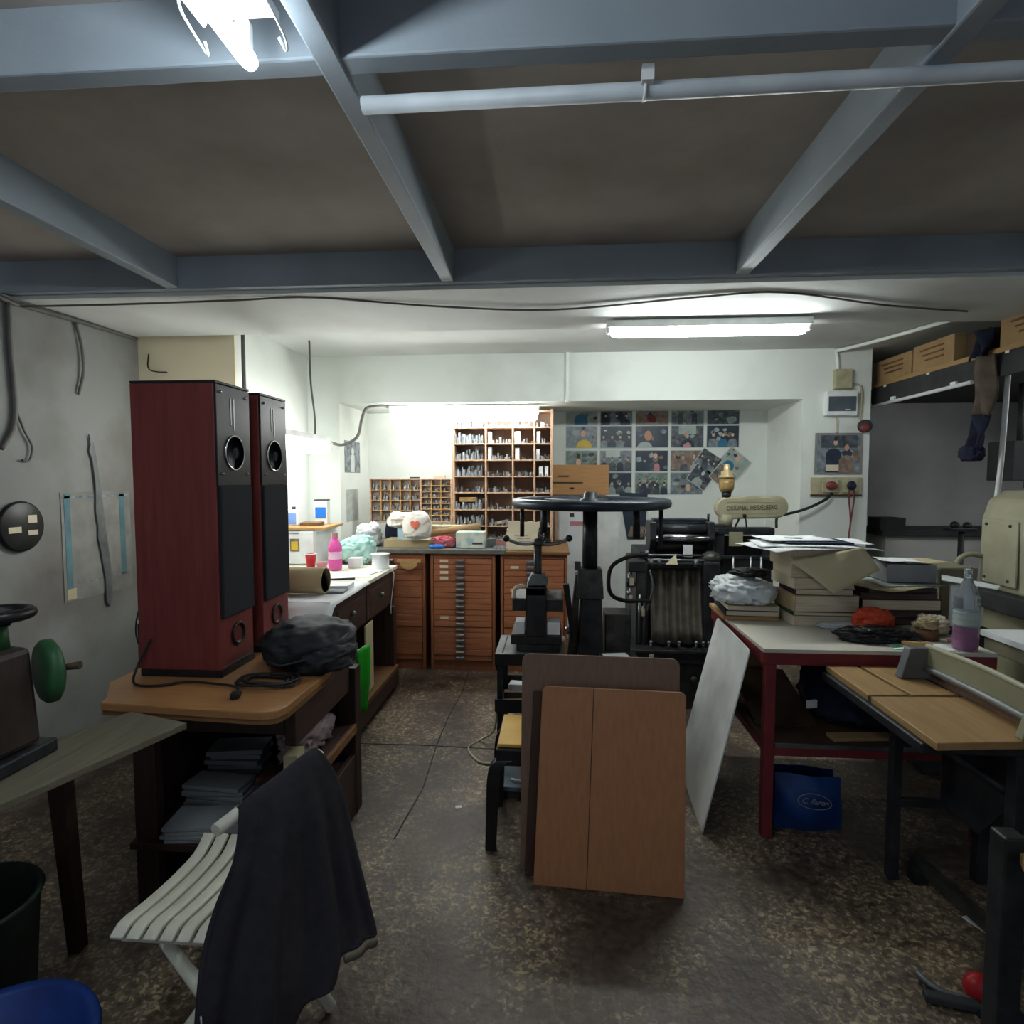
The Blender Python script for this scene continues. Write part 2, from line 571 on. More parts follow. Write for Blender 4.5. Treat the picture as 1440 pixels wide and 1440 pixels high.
# ================================================================ LAMPS
def near_batten():
    t = thing('fluorescent_batten', 'bare fluorescent tube in an open white reflector tray under a grey ceiling beam', 'ceiling light', (-0.63, 0.62, 2.34), 'fluorescent lamps')
    x = -0.635
    m = MB()
    m.prism([(x - 0.08, 2.432), (x - 0.08, 2.412), (x - 0.076, 2.412), (x - 0.07, 2.424), (x + 0.07, 2.424), (x + 0.076, 2.412), (x + 0.08, 2.412), (x + 0.08, 2.432)], 'y', 0.02, 1.19)
    m.build('reflector_tray', 'white_paint', t)
    for y in (0.02, 1.20):
        m = MB()
        m.box((x, y, 2.388), (0.03, 0.022, 0.075))
        m.build('lamp_holder', 'white_plastic', t, 0.004)
    m = MB()
    m.lathe([(0.004, 0), (0.015, 0.004), (0.0185, 0.02), (0.0185, 1.19), (0.015, 1.206), (0.004, 1.21)], (x, 0.02, 2.362), 20, 0, Matrix.Rotation(-PI / 2, 4, 'X'))
    m.build('tube', 'tube_cool', t)
    for sx in (-1, 1):
        for y in (0.25, 1.20):
            m = MB()
            m.tube(smooth_path([(x + sx * 0.075, y - 0.1, 2.415), (x + sx * 0.088, y - 0.07, 2.40), (x + sx * 0.09, y - 0.01, 2.385), (x + sx * 0.084, y + 0.01, 2.372), (x + sx * 0.078, y - 0.01, 2.385)], 4), 0.003, 6)
            m.build('wire_clip', 'white_paint', t)
near_batten()

def bar_light(name, label, x0, x1, y, z, rot=0.0, glowm='tube_mid', r=0.022, housing=True, loc=None):
    """lamp running along X about its middle, turned by rot about Z"""
    c = ((x0 + x1) / 2, y, z)
    t = thing(name, label, 'lamp', c, 'fluorescent lamps')
    L = x1 - x0
    M = Matrix.Rotation(PI / 2, 4, 'Y')
    if housing:
        m = MB()
        m.bx(x0, x1, y - 0.04, y + 0.04, z + 0.024, z + 0.065)
        m.build('housing', 'white_paint', t, 0.006)
        for x in (x0 + 0.012, x1 - 0.012):
            m = MB()
            m.bx(x - 0.012, x + 0.012, y - 0.03, y + 0.03, z - 0.004, z + 0.024)
            m.build('end_cap', 'white_plastic', t, 0.008)
    m = MB()
    e = 0.012 if r > 0.03 else 0.026
    zz = z + 0.024 - r if r > 0.03 else z
    m.lathe([(r * 0.3, 0), (r * 0.7, 0.006), (r * 0.93, 0.024), (r, 0.05), (r, L - 2 * e - 0.05), (r * 0.93, L - 2 * e - 0.024), (r * 0.7, L - 2 * e - 0.006), (r * 0.3, L - 2 * e)], (x0 + e, y, zz), 20, 0, M)
    m.build('diffuser', glowm, t)
    t.rotation_euler.z = rot
    return t
bar_light('fluorescent_batten', 'long fluorescent batten fixed under the white soffit in front of the photo wall', 0.29, 1.42, 3.42, 2.325, 0.0, 'tube_mid', 0.026)
bar_light('work_lamp', 'long diffuser lamp fixed across the niche above the wooden type shelves', -1.40, -0.13, 4.90, 2.04, 0.0, 'tube_work', 0.046)
bar_light('work_lamp', 'short diffuser lamp hanging on a cable over the white-topped desk', -2.33, -1.13, 3.80, 1.745, PI / 2 + 0.04, 'tube_work', 0.046)

bar_light('fluorescent_batten', 'added out-of-view fluorescent batten on the right wall beneath the loft shelf', 3.45, 4.65, 3.55, 1.98, PI / 2, 'tube_added', 0.024)  # out-of-view lamp, added for the brightness of the alcove
def wire(name, label, pts, r=0.004, m='cable_grey', cat='cable', n=6, group=None):
    b = MB()
    b.tube(smooth_path(pts, 6), r, n)
    return tag(b.build(name, m), label, cat, group)
wire('lamp_cable', 'thin cable from the ceiling to the lamp over the desk', [(-1.79, 4.2, 2.5), (-1.785, 4.2, 2.2), (-1.76, 4.2, 1.95), (-1.76, 4.2, 1.81)], 0.007)
wire('lamp_cable', 'curved grey cable joining the desk lamp to the niche lamp', [(-1.72, 4.4, 1.77), (-1.66, 4.5, 1.76), (-1.58, 4.6, 1.83), (-1.56, 4.66, 1.98), (-1.53, 4.7, 2.07), (-1.45, 4.8, 2.095), (-1.40, 4.9, 2.1)], 0.012)
wire('conduit_pipe', 'vertical conduit running down the back wall beside the shelf lamp', [(0.10, 4.735, 2.5), (0.10, 4.735, 2.3), (0.10, 4.735, 2.10)], 0.018, 'plaster')
wire('conduit_pipe', 'vertical grey conduit beside the tall speakers at the cream wall corner', [(-1.985, 3.64, 2.42), (-1.985, 3.64, 2.1), (-1.97, 3.64, 1.5)], 0.012)
wire('wall_cable', 'dark bent wire stuck on the cream wall above the speakers', [(-2.62, 3.64, 2.3), (-2.62, 3.64, 2.2), (-2.5, 3.64, 2.18)], 0.004, 'cable_dark')
wire('soffit_cable', 'thin dark cable strung along the soffit edge across the room', [(-2.68, 2.80, 2.36), (-2.2, 2.84, 2.372), (-1.6, 2.86, 2.385), (-1.2, 2.88, 2.396), (-0.6, 3.05, 2.388), (0.0, 3.15, 2.388), (0.7, 3.0, 2.392), (1.1, 2.97, 2.396), (1.7, 3.2, 2.39), (2.2, 3.35, 2.39)], 0.0055, 'cable_grey')
wire('wall_cable', 'thick dark cable running along the top of the left wall', [(-2.685, 2.5, 2.42), (-2.685, 2.72, 2.37), (-2.685, 2.85, 2.372), (-2.685, 3.2, 2.385), (-2.685, 3.62, 2.39)], 0.013, 'cable_grey')
wire('wall_cable', 'looped cable hanging down the left wall above the black disc', [(-2.685, 2.735, 2.36), (-2.685, 2.735, 2.1), (-2.685, 2.745, 1.85), (-2.685, 2.72, 1.73), (-2.685, 2.66, 1.64)], 0.012, 'cable_grey')
wire('wall_cable', 'thin loop of cable curling beside the black disc on the left wall', [(-2.685, 2.745, 1.85), (-2.685, 2.79, 1.74), (-2.685, 2.83, 1.66), (-2.685, 2.81, 1.59), (-2.685, 2.77, 1.59)], 0.006, 'cable_grey')
wire('wall_cable', 'short bowed cable end hanging high on the left wall', [(-2.685, 3.14, 2.37), (-2.68, 3.17, 2.25), (-2.68, 3.175, 2.1), (-2.685, 3.14, 1.97)], 0.008, 'cable_grey')
wire('conduit_pipe', 'conduit crossing the rear ceiling towards the switch box pillar', [(2.16, 4.72, 2.475), (2.3, 4.4, 2.478), (2.44, 3.9, 2.478), (2.5, 3.62, 2.478)], 0.014, 'plaster')

b = MB()
b.tube([(-0.47, 1.445, 2.405), (0.4, 1.44, 2.405), (1.2, 1.43, 2.405), (4.2, 1.40, 2.41)], 0.0195, 14)
pp = tag(b.build('ceiling_pipe', 'conduit'), 'long pale grey pipe running under the ceiling below a cross beam', 'pipe')
b = MB()
b.tube(arc((0.205, 1.44, 2.405), 0.023, -0.6, 2 * PI - 1.6, 14, 'yz'), 0.004, 6)
b.bx(0.195, 0.222, 1.40, 1.42, 2.405, 2.44)
b.build('pipe_clip', 'white_plastic', pp)

# ================================================================ LEFT WALL ITEMS
b = MB()
b.lathe([(0.004, 0), (0.12, 0), (0.128, 0.008), (0.128, 0.02), (0.118, 0.026), (0.004, 0.026)], (-2.7, 2.745, 1.255), 32, 0, Matrix.Rotation(PI / 2, 4, 'Y'))
d = tag(b.build('wall_disc', 'black_plastic'), 'round black disc with small pale labels hung on the left wall', 'disc')
for y, z, w, h in ((2.80, 1.29, 0.05, 0.04), (2.80, 1.22, 0.055, 0.025), (2.70, 1.24, 0.07, 0.03)):
    m = MB(); m.bx(-2.674, -2.672, y - w / 2, y + w / 2, z - h / 2, z + h / 2)
    m.build('sticker', 'paper_cream', d)
b = MB()
prof = [(3.205, 1.75), (3.235, 1.70), (3.25, 1.62), (3.28, 1.40), (3.30, 1.20), (3.325, 1.0), (3.335, 0.83), (3.31, 0.72), (3.285, 0.76), (3.285, 0.9), (3.255, 1.08), (3.24, 1.14), (3.245, 1.22), (3.23, 1.3), (3.238, 1.45), (3.222, 1.60), (3.20, 1.66), (3.212, 1.69)]
b.prism(prof, 'x', -2.692, -2.684)
tag(b.build('cutter_blade', 'steel_dull'), 'long worn metal cutter blade hung upright on the left wall', 'blade')
ch = MB()
ch.bx(-2.699, -2.696, 3.0, 3.52, 0.81, 1.42)
c = tag(ch.build('wall_chart', 'chart_paper'), 'faded paper wall chart with teal side strips behind the blade', 'chart')
for y0, y1, z0, z1, mm in ((3.02, 3.06, 0.88, 1.41, 'teal_strip'), (3.43, 3.47, 0.90, 1.41, 'teal_strip'), (3.0, 3.52, 1.385, 1.40, 'print_grey'), (3.02, 3.08, 0.82, 0.88, 'manila'), (3.06, 3.50, 0.90, 0.905, 'print_grey')):
    m = MB(); m.bx(-2.696, -2.6945, y0, y1, z0, z1); m.build('print_strip', mm, c)

# ================================================================ SPEAKERS
def speaker(y0, label):
    x0, x1, y1, z0, z1 = -1.555, -1.235, y0 + 0.235, 0.755, 1.855
    t = thing('floor_speaker', label, 'speaker', ((x0 + x1) / 2, (y0 + y1) / 2, z0), 'cherry tower speakers')
    m = MB(); m.bx(x0 + 0.005, x1 + 0.004, y0 - 0.003, y1 + 0.003, z0, z0 + 0.026)
    m.build('plinth', 'black_satin', t, 0.003)
    m = MB(); m.bx(x0, x1, y0, y1, z0 + 0.026, z1 - 0.01)
    cab = m.build('cabinet', 'cherry', t, 0.003)
    m = MB(); m.bx(x0, x1 + 0.008, y0, y1, z1 - 0.01, z1)
    m.build('top_panel', 'black_satin', t, 0.002)
    m = MB(); m.bx(x1, x1 + 0.008, y0 + 0.002, y1 - 0.002, 1.47, z1 - 0.012)
    bf = m.build('baffle', 'black_satin', t, 0.002)
    RX = Matrix.Rotation(PI / 2, 4, 'Y')
    yc = (y0 + y1) / 2
    m = MB(); m.lathe([(0.062, 0.0), (0.068, 0.0), (0.068, 0.003), (0.065, 0.005), (0.062, 0.003)], (x1 + 0.008, yc, 1.595), 32, 0, RX)
    m.build('driver_ring', 'chrome', bf)
    m = MB(); m.lathe([(0.062, 0.003), (0.05, 0.0015), (0.025, 0.001), (0.02, 0.003), (0.004, 0.006)], (x1 + 0.008, yc, 1.595), 28, 0, RX)
    m.build('driver_cone', 'grille_cloth', bf)
    m = MB()
    m.bx(x1 + 0.008, x1 + 0.0095, yc - 0.024, yc - 0.018, 1.70, 1.80)
    m.bx(x1 + 0.008, x1 + 0.0095, yc - 0.004, yc + 0.004, 1.68, 1.80)
    m.build('tweeter_trim', 'steel', bf)
    for yy in (y0 + 0.03, y1 - 0.03):
        for zz in (1.815, 1.515):
            m = MB(); m.ball((x1 + 0.009, yy, zz), 0.006, 10, 6)
            m.build('grille_peg', 'chrome', bf)
    m = MB(); m.bx(x1, x1 + 0.014, y0 + 0.006, y1 - 0.006, 0.975, 1.47)
    m.build('grille', 'grille_cloth', t, 0.006)
    m = MB(); m.lathe([(0.03, -0.004), (0.046, 0.0), (0.046, 0.005), (0.040, 0.008), (0.033, 0.004), (0.031, -0.003), (0.004, -0.003)], (x1 + 0.002, yc, 0.895), 28, 0, RX)
    m.build('bass_port', 'black_plastic', t)
    m = MB(); m.bx(x1, x1 + 0.003, y0 + 0.01, y1 - 0.02, 0.784, 0.79)
    m.build('badge_strip', 'steel', t)
    return t
speaker(2.05, 'cherry wood tower speaker standing at the front edge of the laminate-topped table')
speaker(2.37, 'cherry wood tower speaker standing behind the other one, beside the backpack')

# ================================================================ SPEAKER TABLE / SHELF UNIT
t = thing('shelf_table', 'dark wooden shelf unit with a laminate board on top under the speakers', 'table', (-1.18, 2.2, 0))
poly = [(-1.50, 1.79), (-0.93, 1.75), (-0.885, 1.765), (-0.87, 1.81), (-0.865, 2.18), (-0.965, 2.50), (-1.02, 2.62), (-1.62, 2.62), (-1.62, 1.98), (-1.52, 1.84)]
m = MB(); m.prism(poly, 'z', 0.727, 0.755)
m.build('table_top', ['laminate'], t, 0.004)
m = MB(); m.prism([(p[0] * 0.996 - 0.004, p[1] * 1.001 + 0.003) for p in poly], 'z', 0.712, 0.727)
m.build('top_underlay', 'edge_wood', t)
for (x0, x1, y0, y1, z0, z1, nm) in (
        (-0.94, -0.875, 1.87, 1.93, 0.0, 0.46, 'post'), (-0.955, -0.875, 2.47, 2.54, 0.0, 0.66, 'post'),
        (-1.46, -1.41, 1.90, 1.95, 0.0, 0.712, 'post'), (-1.46, -1.41, 2.49, 2.54, 0.0, 0.712, 'post')):
    m = MB(); m.bx(x0, x1, y0, y1, z0, z1); m.build(nm, 'dark_wood', t, 0.004)
m = MB(); m.bx(-0.94, -0.90, 1.93, 2.47, 0.56, 0.712); m.build('side_rail', 'dark_wood_y', t, 0.004)
m = MB(); m.bx(-1.45, -0.94, 1.93, 1.95, 0.60, 0.712); m.build('front_rail', 'dark_wood', t, 0.003)
m = MB(); m.bx(-1.06, -0.885, 1.93, 2.47, 0.385, 0.41); m.build('shelf', 'dark_wood_y', t, 0.003)
m = MB(); m.bx(-0.885, -0.87, 1.93, 2.47, 0.375, 0.412); m.build('shelf_edge', 'edge_wood', t, 0.002)
m = MB(); m.bx(-1.06, -1.04, 1.95, 2.49, 0.25, 0.385); m.build('shelf_support', 'dark_wood_y', t)
m = MB(); m.bx(-1.45, -0.90, 1.83, 2.47, 0.225, 0.25); m.build('shelf', 'dark_wood', t, 0.003)
m = MB(); m.bx(-0.905, -0.88, 1.93, 2.47, 0.0, 0.27); m.build('side_board', 'dark_wood_y', t, 0.003)
m = MB(); m.bx(-1.455, -1.43, 1.95, 2.49, 0.0, 0.70); m.build('side_panel', 'dark_wood_y', t)
m = MB(); m.bx(-1.43, -0.94, 2.50, 2.52, 0.0, 0.70); m.build('back_panel', 'dark_wood', t)
m = MB(); m.bx(-1.45, -1.37, 1.86, 1.90, 0.0, 0.712); m.build('front_stile', 'dark_wood', t, 0.003)

# papers and boxes on its lower shelf
def slab(name, mats, label, cat, c, d, rz=0.0, bevel=0.002, group=None, rx=0.0, ry=0.0):
    m = MB(); m.box(c, d, rz, rx, ry)
    return tag(m.build(name, mats, None, bevel), label, cat, group)
def paper_pile(label, c, d, rz, n=5, mm='paper_grey', seed=1):
    t = thing('paper_stack', label, 'paper', (c[0], c[1], c[2] - d[2] / 2))
    rr = random.Random(seed)
    h = d[2] / n
    for i in range(n):
        m = MB(); m.box((c[0] + rr.uniform(-.008, .008), c[1] + rr.uniform(-.008, .008), c[2] - d[2] / 2 + h * (i + .5)), (d[0] * rr.uniform(.86, 1), d[1] * rr.uniform(.86, 1), h * .86), rz + rr.uniform(-.09, .09))
        m.build('sheet_bundle', mm, t, 0.001)
    return t
paper_pile('lowest grey sheet stack at the front of the dark table shelf', (-1.225, 1.91, 0.2785), (0.23, 0.15, 0.055), 0.08, 4, 'paper_grey', 3)
paper_pile('grey sheet stack set behind the front stack on the dark table shelf', (-1.26, 2.065, 0.3035), (0.24, 0.12, 0.105), -0.03, 6, 'paper_grey', 4)
paper_pile('crumpled grey sheets at the back of the dark table shelf', (-1.28, 2.24, 0.3335), (0.22, 0.13, 0.165), 0.08, 8, 'paper_grey', 5)
slab('paper_stack', 'paper_grey', 'grey sheet stack lying on the brown box under the speaker table', 'paper', (-1.03, 1.878, 0.3155), (0.14, 0.11, 0.03), -0.05)
slab('card_box', 'leather_brown', 'flat brown box under grey sheets on the table shelf', 'box', (-1.03, 1.878, 0.2755), (0.14, 0.11, 0.048), -0.05)
slab('wooden_block', 'type_frame', 'reddish wooden block behind the grey sheets on the table shelf', 'block', (-1.105, 2.16, 0.2985), (0.075, 0.12, 0.095), 0.0)
slab('card_piece', 'manila', 'yellowish card standing at the table shelf corner behind the jacket', 'card', (-0.935, 1.99, 0.463), (0.05, 0.08, 0.105), 0.1)

def lump(name, mats, label, cat, c, d, seed=1, amp=0.18, n=60, m2=36, group=None, parent=None, fq=3.0, power=0.72):
    """crumpled heap: a flattened blob with noise folds, resting on z = c[2]"""
    from mathutils import noise
    sd = Vector((seed * 1.7, seed * 0.9, seed * 2.3))
    b = MB()
    vs, fs = [], []
    for i in range(m2 + 1):
        th = PI * i / m2
        for j in range(n):
            q = 2 * PI * j / n
            p = Vector((math.sin(th) * math.cos(q), math.sin(th) * math.sin(q), -math.cos(th)))
            k = 1 + amp * (1.5 * noise.noise(p * 1.4 + sd) + 2.3 * (0.25 - abs(noise.noise(p * fq + sd))) + 1.7 * (0.22 - abs(noise.noise(p * fq * 2.2 + sd * 2))) + 0.8 * (0.2 - abs(noise.noise(p * fq * 4.5 + sd * 3))))
            zz = p.z
            if zz < 0:
                zz = -abs(zz) ** 0.45
            sr = max(math.sin(th), 1e-4) ** power
            vs.append([c[0] + d[0] / 2 * sr * math.cos(q) * k, c[1] + d[1] / 2 * sr * math.sin(q) * k, zz * k])
    lo, hi = min(v[2] for v in vs), max(v[2] for v in vs)
    lo = -1.0
    for v in vs:
        v[2] = c[2] + d[2] * (max(v[2], lo) - lo) / (hi - lo)
    for i in range(m2):
        for j in range(n):
            fs.append((i * n + j, i * n + (j + 1) % n, (i + 1) * n + (j + 1) % n, (i + 1) * n + j))
    b.add(vs, fs, 0, True)
    o = b.build(name, mats, parent)
    if parent is None:
        tag(o, label, cat, group)
    return o
lump('plastic_bag', 'bag_pink', 'crumpled pinkish plastic bag stuffed in the side of the dark shelf unit', 'bag', (-1.00, 2.25, 0.411), (0.15, 0.34, 0.145), 3, 0.22)

# backpack
t = thing('backpack', 'black backpack lying flat on the laminate board beside the speakers', 'backpack', (-0.98, 2.28, 0.755))
lump('main_body', 'backpack_cloth', '', '', (-0.99, 2.28, 0.757), (0.36, 0.40, 0.17), 5, 0.085, parent=t, fq=1.7)
lump('front_pocket', 'backpack_cloth', '', '', (-0.90, 2.20, 0.757), (0.24, 0.26, 0.11), 8, 0.10, parent=t, fq=1.9)
m = MB(); m.tube(smooth_path([(-0.86, 2.15, 0.85), (-0.83, 2.24, 0.87), (-0.84, 2.33, 0.87), (-0.90, 2.40, 0.86)], 5), 0.007, 8); m.build('strap', 'black_plastic', t)
m = MB(); m.tube(smooth_path([(-1.10, 2.13, 0.80), (-1.02, 2.07, 0.80), (-0.93, 2.08, 0.82), (-0.83, 2.14, 0.83)], 5), 0.004, 6); m.build('zip', 'grey_dark', t)
m = MB(); m.box((-0.823, 2.28, 0.845), (0.012, 0.035, 0.03)); m.build('buckle', 'steel_dull', t, 0.003)
m = MB(); m.ball((-0.842, 2.21, 0.86), 0.008); m.build('buckle', 'chrome', t)

# cables on the board
def loop_pts(cx, cy, z, rx, ry, turns, seed, a0=0):
    rnd = random.Random(seed); o = []
    N = int(14 * turns)
    for i in range(N + 1):
        q = a0 + 2 * PI * i / 14
        k = 1 + 0.22 * math.sin(1.37 * q + seed) + rnd.uniform(-.07, .07)
        o.append((cx + rx * k * math.cos(q), cy + ry * k * math.sin(q), z + 0.007 + 0.003 * i / N * turns + 0.002 * math.sin(3 * q)))
    return o
b = MB(); b.tube(smooth_path(loop_pts(-1.03, 2.0, 0.756, 0.095, 0.058, 5.3, 4), 3), 0.0045, 6)
tag(b.build('speaker_cable', 'cable_dark'), 'coiled black cable heaped in front of the backpack', 'cable')
cb = wire('speaker_cable', 'black cable with a plug running along the front of the nearer speaker', [(-1.50, 2.04, 0.90), (-1.53, 2.00, 0.80), (-1.50, 1.95, 0.762), (-1.40, 1.94, 0.762), (-1.33, 1.985, 0.762), (-1.22, 1.97, 0.763), (-1.13, 1.95, 0.763), (-1.08, 1.90, 0.763), (-1.075, 1.875, 0.763)], 0.0045, 'cable_dark')
m = MB(); m.box((-1.075, 1.862, 0.766), (0.03, 0.035, 0.018), 0.3); m.build('plug', 'black_plastic', cb, 0.003)
wire('speaker_cable', 'thin dark wire drooping behind the nearer speaker by the wall', [(-1.60, 2.2, 1.10), (-1.66, 2.2, 0.98), (-1.68, 2.2, 0.88), (-1.655, 2.2, 0.80), (-1.615, 2.2, 0.762)], 0.003, 'cable_dark')
lump('dark_bag', 'grey_dark', 'dark bag slumped behind the nearer speaker at the table edge', 'bag', (-1.605, 2.42, 0.755), (0.10, 0.22, 0.16), 11, 0.06)

# green carrier hanging at the far corner of the unit
b = MB()
b.sheet(lambda u, v: (-0.895 + 0.05 * (u - .5) * (1 - .75 * v) + 0.010 * math.sin(6 * u + 3 * v), 2.63 + 0.10 * (u - .5) * (1 - .75 * v), 0.71 - 0.31 * v), 8, 12)
g = tag(b.build('green_carrier', 'bag_green', None, 0, 0.003), 'narrow bright green plastic bag hanging behind the shelf unit post', 'bag')
m = MB(); m.box((-0.925, 2.60, 0.66), (0.004, 0.03, 0.07), 0.9); m.build('white_tab', 'paper', g)

# ================================================================ PLANK BENCH AND GREEN MACHINE
t = thing('plank_bench', 'grey wooden plank on a brown leg below the green machine', 'bench', (-1.25, 1.35, 0))
m = MB(); m.prism([(-1.105, 1.645), (-1.335, 1.715), (-1.62, 0.85), (-1.39, 0.75)], 'z', 0.742, 0.762); m.build('plank', 'plank_grey', t, 0.002)
m = MB(); m.hexa([(-1.53, 1.65, 0), (-1.49, 1.65, 0), (-1.49, 1.69, 0), (-1.53, 1.69, 0)], [(-1.36, 1.42, .742), (-1.31, 1.42, .742), (-1.31, 1.46, .742), (-1.36, 1.46, .742)]); m.build('leg', 'dark_wood', t, 0.003)
m = MB(); m.hexa([(-1.60, 0.95, 0), (-1.55, 0.95, 0), (-1.55, 1.0, 0), (-1.60, 1.0, 0)], [(-1.54, 0.95, .742), (-1.49, 0.95, .742), (-1.49, 1.0, .742), (-1.54, 1.0, .742)]); m.build('leg', 'dark_wood', t, 0.003)
t = thing('bench_machine', 'cast iron bench machine with a green side wheel and black top handwheel', 'machine', (-1.40, 1.40, 0.762))
m = MB(); m.bx(-1.51, -1.34, 1.27, 1.45, .763, .80); m.build('foot', 'iron', t, 0.006)
m = MB(); m.hexa([(-1.50, 1.29, .80), (-1.36, 1.29, .80), (-1.355, 1.42, .80), (-1.49, 1.42, .80)], [(-1.49, 1.30, 1.07), (-1.37, 1.305, 1.06), (-1.365, 1.41, 1.06), (-1.48, 1.41, 1.07)])
m.build('body', 'cast_brown', t, 0.016)
m = MB(); m.tube([(-1.385, 1.285, .81), (-1.405, 1.29, .90), (-1.41, 1.297, 1.0)], 0.014, 8); m.build('rib', 'steel_dull', t)
m = MB(); m.bx(-1.48, -1.42, 1.288, 1.297, .83, .93); m.build('cover_plate', 'grey_dark', t, .004)
m = MB(); m.lathe([(0.004, 0), (0.075, 0), (0.086, 0.01), (0.086, 0.03), (0.07, 0.04), (0.004, 0.04)], (-1.385, 1.45, 0.975), 32, 0, Matrix.Rotation(1.0, 4, 'Z') @ Matrix.Rotation(PI / 2, 4, 'Y')); m.build('side_wheel', 'green_paint', t)
m = MB(); m.cyl((-1.34, 1.46, .985), (-1.285, 1.47, .992), 0.007, 0.011, 10); m.build('crank_knob', 'leather_brown', t)
m = MB(); m.cyl((-1.42, 1.37, 1.06), (-1.42, 1.37, 1.12), 0.026, 0.022, 14); m.build('spindle', 'green_paint', t)
m = MB(); m.tube(arc((-1.42, 1.38, 1.15), 0.062, 0, 2 * PI * 27 / 28, 27, 'xy'), 0.015, 10, 0, True); m.cyl((-1.42, 1.38, 1.12), (-1.42, 1.38, 1.16), .022); m.box((-1.42, 1.38, 1.147), (0.12, 0.018, 0.014)); m.box((-1.42, 1.38, 1.147), (0.018, 0.12, 0.014)); m.build('handwheel', 'black_plastic', t)
b = MB(); b.lathe([(0.10, 0), (0.13, 0.01), (0.155, 0.40), (0.165, 0.41), (0.16, 0.42), (0.148, 0.41), (0.125, 0.03), (0.01, 0.02)], (-1.50, 1.32, 0.0), 28)
tag(b.build('waste_bin', 'green_dark'), 'dark green bin standing under the grey plank', 'bin')
b = MB(); b.lathe([(0.13, 0), (0.15, 0.01), (0.185, 0.30), (0.20, 0.31), (0.195, 0.325), (0.175, 0.318), (0.145, 0.03), (0.01, 0.02)], (-1.15, 1.03, 0.0), 32)
bb = tag(b.build('plastic_tub', 'blue_bin'), 'blue plastic tub on the floor beside the slatted chair', 'tub')
m = MB(); m.box((-0.955, 1.06, 0.30), (0.03, 0.08, 0.05), 0.2); m.build('handle', 'blue_bright', bb, 0.01)

# ================================================================ SLATTED CHAIR + JACKET
t = thing('folding_chair', 'white slatted folding chair with a dark jacket over its back', 'chair', (-0.85, 1.38, 0))
for i in range(8):
    x = -1.025 + i * 0.041
    def slat(u, v, x=x):
        dz = -0.022 * max(0, (0.12 - u) / 0.12) ** 2 + 0.03 * max(0, (u - 0.8) / 0.2) ** 2
        return (x + (v - .5) * 0.032 + 0.03 * u, 1.24 + 0.33 * u, 0.438 - 0.014 * math.sin(PI * u) + dz)
    m = MB(); m.sheet(slat, 14, 1)
    m.build('seat_slat', 'chair_white', t, 0.003, 0.014)
for y in (1.27, 1.53):
    m = MB(); m.bx(-1.03, -0.70, y - 0.012, y + 0.012, 0.394, 0.412); m.build('seat_rail', 'chair_white', t, 0.004)
for (a, c) in (((-0.99, 1.24, 0.012), (-0.715, 1.245, 0.40)), ((-0.69, 1.27, 0.40), (-0.705, 1.245, 0.735)), ((-0.97, 1.54, 0.012), (-0.622, 1.46, 0.775)), ((-0.66, 1.275, 0.012), (-0.93, 1.275, 0.395)), ((-0.62, 1.515, 0.012), (-0.90, 1.515, 0.395))):
    m = MB(); m.tube([a, c], 0.0165, 8); m.build('leg', 'chair_white', t)
m = MB(); m.tube([(-0.738, 1.185, 0.728), (-0.640, 1.46, 0.765)], 0.015, 10); m.build('top_rail', 'chair_white', t)
for k in range(3):
    q = 0.06 + 0.07 * k
    m = MB(); m.tube([(-0.70 - q * .2, 1.30, 0.735 - q), (-0.640 - q * .3, 1.46, 0.765 - q)], 0.012, 8); m.build('back_slat', 'chair_white', t)
m = MB(); m.bx(-0.735, -0.715, 1.27, 1.52, 0.10, 0.125); m.build('stretcher', 'chair_white', t, 0.003)

def cr(P, x):
    k = len(P) - 1
    x = max(0, min(0.99999, x)) * k
    i = int(x); f = x - i
    p0, p1, p2, p3 = P[max(i - 1, 0)], P[i], P[i + 1], P[min(i + 2, k)]
    return 0.5 * ((2 * p1) + (p2 - p0) * f + (2 * p0 - 5 * p1 + 4 * p2 - p3) * f * f + (3 * p1 - p0 - 3 * p2 + p3) * f ** 3)
JK = [[(-.738, 1.25, .715), (-.735, 1.30, .70), (-.725, 1.35, .69), (-.70, 1.40, .69), (-.675, 1.445, .70)],
      [(-.712, 1.232, .748), (-.688, 1.28, .765), (-.662, 1.33, .777), (-.640, 1.38, .790), (-.620, 1.435, .797)],
      [(-.700, 1.185, .67), (-.650, 1.22, .685), (-.612, 1.29, .70), (-.585, 1.38, .71), (-.568, 1.455, .70)],
      [(-.712, 1.13, .60), (-.630, 1.165, .59), (-.585, 1.26, .58), (-.545, 1.36, .57), (-.527, 1.44, .56)],
      [(-.711, 1.08, .535), (-.615, 1.12, .51), (-.560, 1.225, .49), (-.510, 1.34, .46), (-.485, 1.41, .45)],
      [(-.690, 1.02, .44), (-.595, 1.07, .42), (-.535, 1.18, .405), (-.478, 1.31, .385), (-.452, 1.385, .374)],
      [(-.675, .99, .31), (-.585, 1.035, .29), (-.528, 1.16, .36), (-.472, 1.30, .372), (-.449, 1.38, .366)]]
JK = [[Vector(p) for p in r] for r in JK]
def jacket(u, v):
    p = cr([cr(r, u) for r in JK], v)
    k = max(0, v - 0.2)
    f = 0.016 * math.sin(u * 21 + 2.2 * v) + 0.010 * math.sin(u * 37 + 4 * v + 1)
    return tuple(p + Vector((0.75, -0.65, 0)) * f * min(1, k * 2.2))
t = thing('jacket', 'dark charcoal jacket hanging over the back of the slatted chair', 'jacket', (-0.55, 1.2, 0.30))
b = MB(); b.sheet(jacket, 56, 34); b.build('jacket_body', 'jacket_cloth', t, 0, 0.010)
